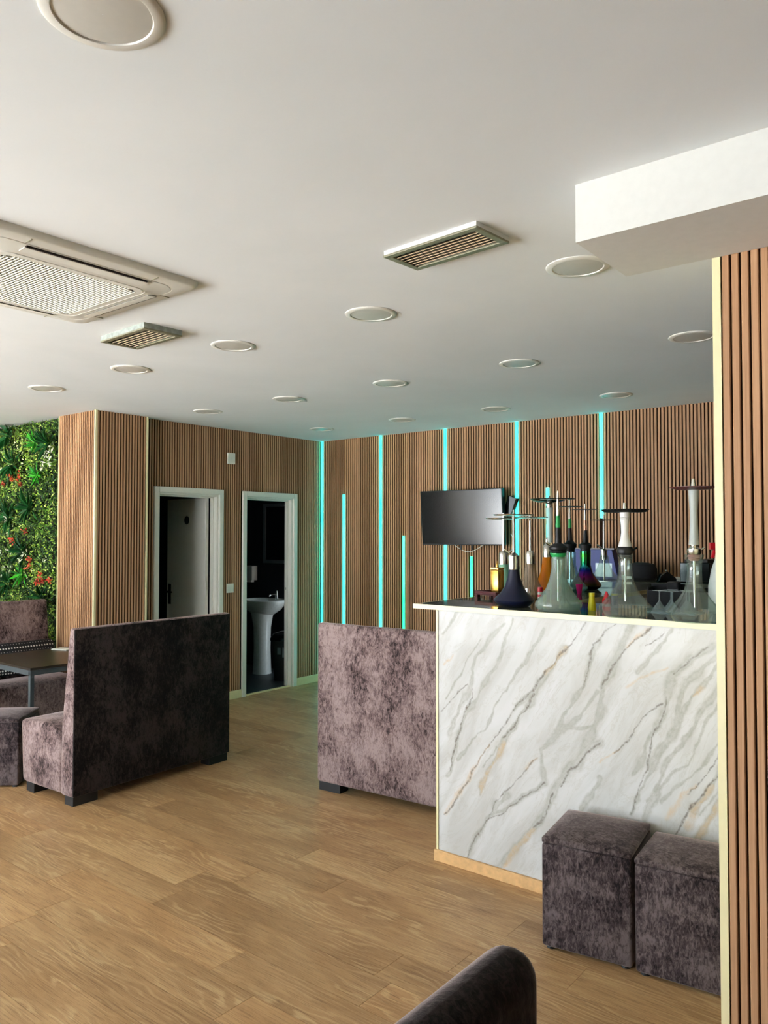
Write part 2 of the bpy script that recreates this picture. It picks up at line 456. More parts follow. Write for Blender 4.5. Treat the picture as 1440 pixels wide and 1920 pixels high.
def door_frame(root, y0, y1, h):
    """casing proud of the slats, jamb lining and stop"""
    mb = MB()
    X0, X1 = XL - 0.115, XL + 0.014
    # casing
    mb.box((XL - 0.011, y0 - 0.05, 0), (X1, y0 + 0.004, h + 0.05)).box((XL - 0.011, y1 - 0.004, 0), (X1, y1 + 0.05, h + 0.05))
    mb.box((XL - 0.011, y0 + 0.004, h - 0.004), (X1, y1 - 0.004, h + 0.05))
    o = mb.build('casing', M['white'], root, bevel=0.006, seg=2)
    mb = MB()
    mb.box((X0, y0, 0), (XL - 0.011, y0 + 0.022, h)).box((X0, y1 - 0.022, 0), (XL - 0.011, y1, h)).box((X0, y0 + 0.022, h - 0.022), (XL - 0.011, y1 - 0.022, h))
    mb.build('jamb', M['white'], root, bevel=0.002)
    mb = MB()
    mb.box((X0 + 0.04, y0 + 0.022, 0), (X0 + 0.06, y0 + 0.036, h - 0.022)).box((X0 + 0.04, y1 - 0.036, 0), (X0 + 0.06, y1 - 0.022, h - 0.022)).box((X0 + 0.04, y0 + 0.036, h - 0.036), (X0 + 0.06, y1 - 0.036, h - 0.022))
    mb.build('door_stop', M['white'], root)

d1 = empty('door_1', (0, 0, 0), kind='structure')
door_frame(d1, *D1)
# leaf opened inwards, hinged on its right
leaf = empty('door_leaf', (XL - 0.125, D1[1] - 0.03, 0), math.radians(180 - 2)); leaf.parent = d1
MB().box((0, 0.0, 0.008), (0.66, 0.036, 2.02)).build('leaf_panel', M['white'], leaf, bevel=0.002)
hp = MB().box((0.585, 0.036, 0.93), (0.63, 0.042, 1.14)); hp.tube([(0.61, 0.04, 1.06), (0.61, 0.085, 1.06), (0.60, 0.09, 1.06), (0.50, 0.09, 1.06)], 0.009)
hp.build('handle', M['black'], leaf, bevel=0.0015)
sg = MB().lathe([(0, 0.042), (0.003, 0.042)], 28).mesh('s'); sgo = link('door_sign', sg, M['black'], leaf); sgo.location = (0.315, 0.036, 1.80); sgo.rotation_euler = (-PI / 2, 0, 0)
for z in (0.25, 1.08, 1.78):
    MB().lathe([(z, 0.008), (z + 0.09, 0.008)], 10, (-0.006, 0.036)).build('hinge', M['white'], leaf)

d2 = empty('door_2', (0, 0, 0), kind='structure')
door_frame(d2, *D2)
MB().box((XL - 0.10, D2[1] - 0.0235, 0.98), (XL - 0.075, D2[1] - 0.0215, 1.16)).build('strike_plate', M['white'], d2)
MB().box((XL - 0.093, D2[1] - 0.025, 1.05), (XL - 0.082, D2[1] - 0.0225, 1.075)).build('latch_hole', M['black'], d2)

# back wall in slatted bays between the light strips
wall_back = structure('wall_back', MB().box((XL - 0.0115, YB + 0.012, 0), (2.25, YB + 0.14, CZ)), M['groove'])
LEDX = [(-6.128, 0.09, CZ), (-5.271, 0.09, CZ), (-4.437, 0.09, CZ), (-3.626, 0.09, CZ), (-2.793, 1.797, CZ)]
bays = [(-6.11, -5.288), (-5.254, -4.454), (-4.42, -3.643), (-3.609, -2.81), (-2.776, -1.95), (-1.95, -1.12), (-1.12, -0.29), (-0.29, 0.54), (0.54, 1.37), (1.37, 2.2)]
SHORT = [(-5.796, 0.09, 2.10), (-4.963, 0.09, 1.644), (-4.132, 0.09, 1.442), (-3.31, 0.09, 2.083)]
def zf_back(u):
    for x, z0, z1 in SHORT:
        if abs(u - x) < 0.02: return [(z1, CZ)]
    if abs(u + 2.793) < 0.02: return [(0.09, 1.797)]
    return [(0.09, CZ)]
for a, b in bays:
    n = int((b - a) / 0.0285); p = (b - a) / n
    slat_build(slat_mesh('x', YB, -1, a, b + 1e-4, zf_back, pitch=p, w=p - 0.0086, d=0.012), 'slat_panel', wall_back)
structure('baseboard_back', MB().box((XL, YB - 0.006, 0), (2.2, YB + 0.012, 0.088)), M['cream'], bevel=0.002)

# light strips
def led(x, z0, z1, mat, label, group):
    root = empty('led_strip', (x, YB, z0), 0, label, 'led strip', group)
    MB().box((-0.0165, 0.0, 0), (0.0165, 0.0115, z1 - z0)).build('channel', M['white'], root)
    h = z1 - z0
    prof = [(-0.013, 0.0), (-0.012, -0.008), (-0.007, -0.013), (0.007, -0.013), (0.012, -0.008), (0.013, 0.0)]
    MB().prism(prof, 0.003, h - 0.003, 'z').build('diffuser', mat, root)
ordinal = ['in the corner beside the door wall', 'second from the corner', 'running behind the wall television', 'just beyond the television', 'ending halfway down above the bar']
for (x, a, b), t in zip(LEDX, ordinal):
    led(x, a, b, M['led'], 'tall cyan light strip up to the ceiling, ' + t, 'light strips on the slatted back wall')
for (x, a, b), t, m in zip(SHORT, ['short cyan light strip above the sofa, nearest the corner', 'short green light strip above the sofa back', 'shortest green light strip, under the television', 'short cyan light strip behind the black bowl-shaped hookah tray'], ['led', 'led_green', 'led_green', 'led']):
    led(x, a, b, M[m], t, 'light strips on the slatted back wall')

# clad column between plant wall and door wall
colm = structure('column', MB().box((-6.66, 3.66, 0), (-6.0855, 4.17, CZ)), M['groove'])
slat_build(slat_mesh('x', 3.646, -1, -6.668, -6.083, lambda u: [(0, CZ)]), 'slat_panel', colm)
slat_build(slat_mesh('y', -6.071, 1, 3.66, 4.15, lambda u: [(0, CZ)]), 'slat_panel', colm)
MB().prism([(-6.086, 3.641), (-6.066, 3.641), (-6.066, 3.661), (-6.074, 3.661), (-6.074, 3.649), (-6.086, 3.649)], 0, CZ, 'z').build('corner_trim', M['cream'], colm)
MB().box((-6.084, 4.148, 0), (-6.066, 4.163, CZ)).build('corner_trim', M['cream'], colm)
MB().box((-6.672, 3.642, 0), (-6.664, 3.66, CZ)).build('corner_trim', M['cream'], colm)

# alcove wall behind the plants, side walls, street front
structure('wall_alcove', MB().box((-8.40, 3.74, 0), (-6.672, 3.84, CZ)), M['white_wall'])
structure('wall_side', MB().box((-8.45, -1.3, 0), (-8.40, 3.84, CZ)).box((-8.45, -2.65, 2.56), (-8.40, -1.3, CZ)), M['white_wall'])
structure('window_5', MB().box((-8.45, -2.65, 0), (-8.41, -2.60, 2.56)).box((-8.45, -1.35, 0), (-8.41, -1.3, 2.56)).box((-8.45, -2.60, 0), (-8.41, -1.35, 0.05)), M['frame'])
structure('wall_right', MB().box((2.2, -2.7, 0), (2.25, 6.6, CZ)), M['groove'])
wf = MB().box((-8.45, -2.75, 2.56), (2.25, -2.65, CZ)).box((-8.45, -2.75, 0), (-7.9, -2.65, 2.56)).box((-2.2, -2.75, 0), (2.25, -2.65, 2.56))
structure('wall_front', wf, M['white_wall'])
for i in range(4):
    a = -7.9 + i * 5.7 / 4; b = a + 5.7 / 4
    f = MB().box((a, -2.74, 0), (a + 0.04, -2.67, 2.56)).box((b - 0.04, -2.74, 0), (b, -2.67, 2.56)).box((a + 0.04, -2.74, 0), (b - 0.04, -2.67, 0.05)).box((a + 0.04, -2.74, 2.5), (b - 0.04, -2.67, 2.56)).box((a + 0.04, -2.74, 2.02), (b - 0.04, -2.67, 2.06))
    structure('window_%d' % (i + 1), f, M['frame'])
structure('pavement', MB().box((-20, -18, -0.12), (14, -2.76, -0.03)), M['pave'])

# bulkhead and slatted pillar
structure('trim_bulkhead', MB().box((-1.022, 2.203, 2.538), (2.2, 2.604, CZ)), M['white_wall'])
pil = structure('pillar', MB().box((-0.733, 2.622, 0), (-0.01, 3.29, CZ)), M['groove'])
pm = MB().prism(slat_profile(0.0248, 0.012, 0.0035), 0, CZ, 'z').mesh('slat')
pm.materials.append(M['slat']); side_shade_material(pm)
for i in range(24):
    o = link('slat', pm, None, pil); o.rotation_euler = (PI, 0, 0); o.location = (-0.7015 + i * 0.0288, 2.622, CZ)
MB().prism([(-0.741, 2.607), (-0.716, 2.607), (-0.716, 2.622), (-0.733, 2.622), (-0.733, 2.645), (-0.741, 2.645)], 0, CZ, 'z').build('corner_trim', M['cream'], pil)
MB().box((-0.741, 2.645, 0), (-0.733, 3.29, CZ)).build('side_panel', M['cream'], pil)

# ------------------------------------------------------------------ ceiling fittings
ring_m = MB().lathe([(0, 0.125), (-0.003, 0.1245), (-0.007, 0.118), (-0.007, 0.1005), (-0.004, 0.0985), (0, 0.0985)], 48, cap=False).mesh('ring', smooth=True)
disc_m = MB().lathe([(-0.0035, 0.0985), (-0.005, 0.09), (-0.0055, 0.001)], 48, cap=False).mesh('diffuser', smooth=True)
def downlight(x, y, label):
    r = empty('ceiling_light', (x, y, CZ), 0, label, 'ceiling light', 'round ceiling lights')
    link('trim_ring', ring_m, M['ring'], r); link('diffuser', disc_m, M['disc'], r)
nth = ['rightmost', 'second from the right', 'third from the right', 'fourth from the right', 'leftmost']
downlight(-1.428, 0.863, 'large round white ceiling light cut by the top edge, above the air conditioner')
for i, x in enumerate((-1.33, -2.397, -3.404, -4.402, -5.46)):
    downlight(x, 2.885, ['round ceiling light tucked against the white bulkhead', 'round ceiling light below the long slatted vent', 'round ceiling light just right of the small vent', 'round ceiling light below the small vent', 'round ceiling light above the wooden column, leftmost of all'][i])
for i, x in enumerate((-1.325, -2.375, -3.394, -4.411, -5.40)):
    downlight(x, 4.30, 'round ceiling light, %s in the middle row of five' % ['half behind the pillar edge, rightmost', *nth[1:]][i])
for i, x in enumerate((-2.342, -3.398, -4.392, -5.41)):
    downlight(x, 5.74, 'round ceiling light, %s in the farthest row of four' % [nth[0], nth[1], nth[2], nth[4]][i])

def vent(loc, rz, L, W, label, rough_edge):
    r = empty('ceiling_vent', loc, rz, label, 'air vent', 'slatted ceiling vents')
    t = 0.024 + rough_edge * 0.6; fr = 0.026
    MB().box((-L / 2 + 0.002, -W / 2 + 0.002, -t + 0.008), (L / 2 - 0.002, -W / 2 + 0.006, 0)).box((-L / 2 + 0.002, W / 2 - 0.006, -t + 0.008), (L / 2 - 0.002, W / 2 - 0.002, 0)) \
        .box((-L / 2 + 0.002, -W / 2 + 0.006, -t + 0.008), (-L / 2 + 0.006, W / 2 - 0.006, 0)).box((L / 2 - 0.006, -W / 2 + 0.006, -t + 0.008), (L / 2 - 0.002, W / 2 - 0.006, 0)).build('collar', M['old_plaster' if rough_edge else 'white_wall'], r)
    MB().box((-L / 2, -W / 2, -t), (L / 2, -W / 2 + fr, -t + 0.008)).box((-L / 2, W / 2 - fr, -t), (L / 2, W / 2, -t + 0.008)) \
        .box((-L / 2, -W / 2 + fr, -t), (-L / 2 + fr, W / 2 - fr, -t + 0.008)).box((L / 2 - fr, -W / 2 + fr, -t), (L / 2, W / 2 - fr, -t + 0.008)).build('frame', M['vent'], r, bevel=0.0015)
    MB().box((-L / 2 + 0.008, -W / 2 + 0.008, -0.003), (L / 2 - 0.008, W / 2 - 0.008, -0.001)).build('backing', M['vent_dark'], r)
    n = 7; sp = (W - 2 * fr) / n
    sm = MB().prism([(-0.009, -0.005), (-0.0075, -0.0065), (0.009, 0.006), (0.0075, 0.0075)], -L / 2 + fr, L / 2 - fr, 'x').mesh('slat')
    for i in range(n):
        link('slat', sm, M['vent_slat'], r, loc=(0, -W / 2 + fr + sp * (i + 0.5), -t + 0.009))
vent((-1.607, 2.357, CZ), math.radians(-4), 0.43, 0.20, 'long slatted metal vent in the ceiling, left of the bulkhead', 0.0)
vent((-3.58, 2.405, CZ), math.radians(-3), 0.43, 0.225, 'small slatted vent with ragged white edge, beside the air conditioner', 0.016)

# ceiling cassette air conditioner
ac = empty('air_conditioner', (-3.12, 1.61, CZ), 0, 'square white ceiling cassette air conditioner with perforated grille', 'air conditioner')
def rrect(h, r, n=8):
    pts = []
    for cx, cy, a0 in ((h - r, h - r, 0), (-h + r, h - r, 90), (-h + r, -h + r, 180), (h - r, -h + r, 270)):
        for k in range(n + 1):
            a = math.radians(a0 + 90 * k / n); pts.append((cx + r * math.cos(a), cy + r * math.sin(a)))
    return pts
def loft(loops):
    mb = MB(); m = len(loops[0][0])
    for pts, z in loops: mb.v += [(x, y, z) for x, y in pts]
    for i in range(len(loops) - 1):
        for k in range(m):
            k2 = (k + 1) % m; mb.f.append((i * m + k, i * m + k2, (i + 1) * m + k2, (i + 1) * m + k))
    return mb
loft([(rrect(0.47, 0.05), 0), (rrect(0.47, 0.05), -0.008), (rrect(0.462, 0.05), -0.022), (rrect(0.452, 0.055), -0.026), (rrect(0.405, 0.09), -0.030), (rrect(0.404, 0.09), -0.028), (rrect(0.401, 0.09), -0.028), (rrect(0.400, 0.09), -0.031), (rrect(0.335, 0.08), -0.040), (rrect(0.318, 0.06), -0.044)]).build('casing', M['ac'], ac, smooth=True)
loft([(rrect(0.318, 0.06), -0.044), (rrect(0.316, 0.06), -0.040), (rrect(0.313, 0.06), -0.040), (rrect(0.311, 0.06), -0.045), (rrect(0.285, 0.05), -0.046)]).build('grille_frame', M['ac'], ac, smooth=True)
MB().prism(rrect(0.288, 0.05), -0.036, -0.034, 'z').build('backing', M['vent_dark'], ac)
gb = MB(); n = 24
for i in range(n + 1):
    t = -0.285 + 0.57 * i / n
    lim = 0.285 if abs(t) < 0.24 else 0.262
    gb.box((t - 0.0038, -lim, -0.046), (t + 0.0038, lim, -0.042))
for i in range(40):
    t = -0.28 + 0.56 * i / 39
    lim = 0.285 if abs(t) < 0.24 else 0.262
    gb.box((-lim, t - 0.0019, -0.0475), (lim, t + 0.0019, -0.0445))
o = gb.build('grille', M['plate'], ac); o['kind'] = 'stuff'
for k in range(4):
    a = k * PI / 2
    fl = empty('louver', (0, 0, 0), a); fl.parent = ac
    # slot and flap, out at +x before rotation
    MB().box((0.349, -0.25, -0.0385), (0.394, 0.25, -0.031)).build('slot', M['vent_dark'], fl)
    MB().prism([(0.345, -0.044), (0.384, -0.041), (0.3885, -0.0395), (0.386, -0.0375), (0.349, -0.040)], -0.255, 0.255, 'y').build('flap', M['ac'], fl)
    MB().box((0.404, 0.259, -0.0305), (0.452, 0.262, -0.02)).build('groove', M['vent'], fl)
    MB().box((0.404, -0.262, -0.0305), (0.452, -0.259, -0.02)).build('groove', M['vent'], fl)

# ------------------------------------------------------------------ plant wall
pw = empty('plant_wall', (-7.53, 3.70, 0), 0, 'green artificial plant wall with ferns and small flowers behind the corner bench', 'plant wall')
MB().box((-0.86, 0.005, 0.0), (0.855, 0.035, CZ - 0.002)).build('backing_mat', plain('dark_green_mat', (20, 34, 14), 0.9), pw)
r = np.random.RandomState(7)
def leaves(n, name, size, palette, region, parent, out=(0.0, 0.08), aspect=0.45, clump=None, centre=None, fan=False):
    V, F, C = [], [], []
    for i in range(n):
        if centre is not None:
            cx, cz = centre; a = r.uniform(0, 2 * PI)
            px, pz, py = cx + r.normal(0, clump), cz + r.normal(0, clump), -r.uniform(*out)
        else:
            px, pz = r.uniform(region[0], region[1]), r.uniform(region[2], region[3]); a = r.uniform(0, 2 * PI); py = -r.uniform(*out)
        if fan: a = r.uniform(0, 2 * PI); px, pz = centre[0], centre[1]
        L = size * r.uniform(0.6, 1.35); w = L * aspect
        tilt = r.uniform(-1.0, 1.0)
        d = np.array([math.cos(a) * math.cos(tilt * .6), -abs(math.sin(tilt)) * 0.8 - 0.15, math.sin(a) * math.cos(tilt * .6)]); d /= np.linalg.norm(d)
        side = np.cross(d, [0.3 * r.randn(), -1.0, 0.3 * r.randn()]); side /= np.linalg.norm(side) + 1e-9
        nrm = np.cross(side, d)
        p = np.array([px, py, pz]); k = len(V)
        mid = p + d * L * 0.5
        pts = [p, mid + side * w / 2 + nrm * w * .18, p + d * L - nrm * L * .08, mid - side * w / 2 + nrm * w * .18]
        for q in pts:
            q[0] = min(max(q[0], -0.858), 0.85); q[1] = min(max(q[1], -0.16), 0.004); q[2] = min(max(q[2], 0.02), CZ - 0.004)
        V += [tuple(q) for q in pts]
        F += [(k, k + 1, k + 2), (k, k + 2, k + 3)]
        g = 0.5 + 0.5 * math.sin(px * 9 + 2.1 * math.sin(pz * 5)) * math.cos(pz * 7 + 1.7 * math.sin(px * 6))
        j = min(len(palette) - 1, int((0.6 * g + 0.4 * r.rand()) * len(palette)))
        c = np.array(lin(palette[j])[:3]) * r.uniform(0.7, 1.3)
        C += [tuple(np.clip(c, 0, 1)) + (1,)] * 4
    me = bpy.data.meshes.new(name); me.from_pydata(V, [], F)
    at = me.color_attributes.new('tone', 'FLOAT_COLOR', 'POINT'); at.data.foreach_set('color', np.array(C, dtype=np.float32).ravel())
    return link(name, me, M['leaf'], parent)
REG = (-0.85, 0.85, 0.3, CZ - 0.02)
greens = [(24, 54, 16), (40, 78, 20), (58, 98, 24), (86, 128, 34), (120, 156, 44), (158, 186, 62)]
o = leaves(15000, 'foliage', 0.034, greens, REG, pw, (0.0, 0.085)); o['kind'] = 'stuff'
o = leaves(5200, 'light_sprigs', 0.020, [(110, 146, 44), (150, 178, 60), (186, 206, 104), (206, 214, 160)], REG, pw, (0.05, 0.10), 0.6); o['kind'] = 'stuff'
def at_px(px, py): return (-7.734 + px * 0.00972 + 7.53, 1.65 + (1003 - py) * (0.00478 + 0.00000 * px))
for px, py, col in ((72, 826, 0), (76, 888, 0), (50, 1080, 0), (18, 802, 1), (28, 862, 1), (22, 968, 1), (52, 1036, 1), (88, 1124, 1), (62, 950, 1), (96, 830, 1), (20, 1100, 1)):
    pal = [(30, 130, 30), (64, 176, 40), (44, 150, 36)] if col == 0 else [(14, 62, 26), (24, 84, 34), (36, 100, 44)]
    leaves(34, 'fern_tuft', 0.12 if col == 0 else 0.17, pal, None, pw, (0.06, 0.09), 0.13, 0.01, at_px(px, py), True)
for px, py in ((26, 884), (34, 892), (46, 888), (14, 900), (48, 904), (70, 1050), (68, 1064), (90, 1078), (94, 1090), (84, 1092), (60, 998), (108, 1088), (36, 1014)):
    leaves(20, 'red_flower', 0.03, [(150, 40, 20), (186, 58, 30), (206, 90, 50)], None, pw, (0.09, 0.12), 0.55, 0.014, at_px(px, py))
for px, py in ((100, 850), (104, 868), (92, 872), (108, 840), (16, 1072), (24, 1080), (32, 1068), (20, 974), (60, 1040), (50, 1052), (96, 1050), (28, 1036), (14, 1036), (8, 868)):
    leaves(8, 'white_flower', 0.045 if py < 900 else 0.034, [(196, 204, 170), (222, 222, 200)], None, pw, (0.09, 0.12), 0.35, 0.015, at_px(px, py))

# ------------------------------------------------------------------ seating
def sofa(loc, deg, L, label, mat='velvet', group='high-backed velvet booth sofas', round_=0.018, seg=3, depth=0.61, back=None, tw=0.052):
    """local x: from the back forwards, y: along the sofa"""
    root = empty('booth_sofa', loc, math.radians(deg), label, 'sofa', group)
    def soft(poly, a, b, name, bv):
        mb = MB(); mb.prism(poly, a, b, 'y'); return mb.build(name, M[mat], root, bevel=bv, seg=seg, smooth=True)
    soft([(0, 0.055), (0.0, 1.077), (tw, 1.080), (tw + 0.08, 0.46), (tw + 0.083, 0.055)], 0, L, 'backrest', round_)
    soft([(tw + 0.084, 0.055), (tw + 0.082, 0.435), (0.30, 0.465), (0.46, 0.468), (depth, 0.45), (depth - 0.03, 0.055)], 0.001, L - 0.001, 'seat', 0.028)
    if back:       # thin panel over the outer back, its shade put into a darker velvet
        MB().box((-0.004, 0.004, 0.06), (0.012, L - 0.004, 1.072)).build('back_shade_panel', M[back], root, bevel=0.006, seg=2, smooth=True)
    sm = MB().box((0, 0, 0), (0.09, 0.17, 0.058)).mesh('leg', 0.002)
    for x in (0.012, depth - 0.16):
        for y in (0.012, L - 0.182):
            link('leg', sm, M['black'], root, loc=(x, y, 0))
    return root
sofa((-4.515, 3.813, 0), 182.2, 1.26, 'velvet booth sofa with its shaded dark back turned, between corner table and doorway', 'velvet', back='velvet_shaded')
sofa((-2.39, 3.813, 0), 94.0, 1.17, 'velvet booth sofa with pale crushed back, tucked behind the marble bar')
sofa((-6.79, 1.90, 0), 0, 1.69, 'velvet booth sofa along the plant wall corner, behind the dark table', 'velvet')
sofa((-0.503, 0.978, 0), 180, 1.5, 'shaded velvet sofa back end cut by the bottom edge of the picture', 'velvet_shaded', round_=0.038, seg=5, tw=0.078).scale = (1, 1, 1.013)  # whole sofa in the velvet copy with shade in its colour

def pouf(loc, deg, w, d, h, label):
    root = empty('cube_pouf', loc, math.radians(deg), label, 'pouf', 'velvet cube poufs')
    mb = MB().box((0, 0, 0.012), (w, d, h - 0.035)); mb.build('body', M['velvet3'], root, bevel=0.012, seg=3, smooth=True)
    # slightly domed upholstered lid
    me = MB(); n = 10
    for j in range(n + 1):
        for i in range(n + 1):
            u, v = i / n, j / n; b = (1 - (2 * u - 1) ** 4) * (1 - (2 * v - 1) ** 4)
            me.v.append((u * w, v * d, h - 0.012 + 0.014 * b))
    for j in range(n):
        for i in range(n):
            k = j * (n + 1) + i; me.f.append((k, k + 1, k + n + 2, k + n + 1))
    base = len(me.v); ring = [(i, 0) for i in range(n)] + [(n, j) for j in range(n)] + [(n - i, n) for i in range(n)] + [(0, n - j) for j in range(n)]
    for i, j in ring: me.v.append((i / n * w, j / n * d, h - 0.033))
    m = len(ring)
    for k in range(m):
        a, b = ring[k], ring[(k + 1) % m]
        me.f.append((a[1] * (n + 1) + a[0], base + k, base + (k + 1) % m, b[1] * (n + 1) + b[0]))
    me.f.append(tuple(base + k for k in reversed(range(m))))
    me.build('lid', M['velvet3'], root, bevel=0.006, seg=2, smooth=True)
    fm = MB().lathe([(0, 0.018), (0.013, 0.016)], 12).mesh('foot')
    for x in (0.03, w - 0.03):
        for y in (0.03, d - 0.03): link('foot', fm, M['black'], root, loc=(x, y, 0))
    return root
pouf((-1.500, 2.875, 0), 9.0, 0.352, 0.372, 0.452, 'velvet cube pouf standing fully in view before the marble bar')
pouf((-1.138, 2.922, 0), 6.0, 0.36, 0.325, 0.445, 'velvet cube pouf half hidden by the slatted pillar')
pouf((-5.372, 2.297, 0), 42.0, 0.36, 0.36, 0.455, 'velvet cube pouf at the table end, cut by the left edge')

# corner table
tb = empty('dining_table', (-5.89, 3.175, 0), 0, 'dark rectangular table with slim steel legs in the corner booth', 'table')
MB().box((-0.41, -0.375, 0.682), (0.41, 0.375, 0.70)).build('tabletop', M['table'], tb, bevel=0.002)
MB().box((-0.405, -0.37, 0.645), (0.405, -0.345, 0.681)).box((-0.405, 0.345, 0.645), (0.405, 0.37, 0.681)).box((-0.405, -0.345, 0.645), (-0.38, 0.345, 0.681)).box((0.38, -0.345, 0.645), (0.405, 0.345, 0.681)).build('apron', M['table_leg'], tb)
lm = MB().box((-0.015, -0.015, 0), (0.015, 0.015, 0.681)).mesh('leg', 0.002)
for x, y in ((-0.25, -0.355), (0.39, -0.355), (-0.25, 0.355), (0.39, 0.355)): link('leg', lm, M['table_leg'], tb, loc=(x, y, 0))
o = MB().box((-0.08, -0.05, 0), (0.08, 0.05, 0.004)).box((-0.072, -0.045, 0.004), (0.075, 0.042, 0.008)).build('napkin', M['paper'], bevel=0.001); o.location = (-6.17, 3.43, 0.7005); o.rotation_euler = (0, 0, 0.3)
tag(o, 'small folded white napkin on the far end of the dark table', 'napkin')
mb = MB().prism([(0.0, 0.0), (0.17, 0.0), (0.17, 0.06), (0.05, 0.25), (0.0, 0.26)], 0, 0.95, 'y')
o = mb.build('bench_cushion', M['dots'], bevel=0.03, seg=3, smooth=True); o.location = (-6.63, 2.62, 0.487)
tag(o, 'long black cushion with white dots lying on the corner sofa seat', 'cushion')
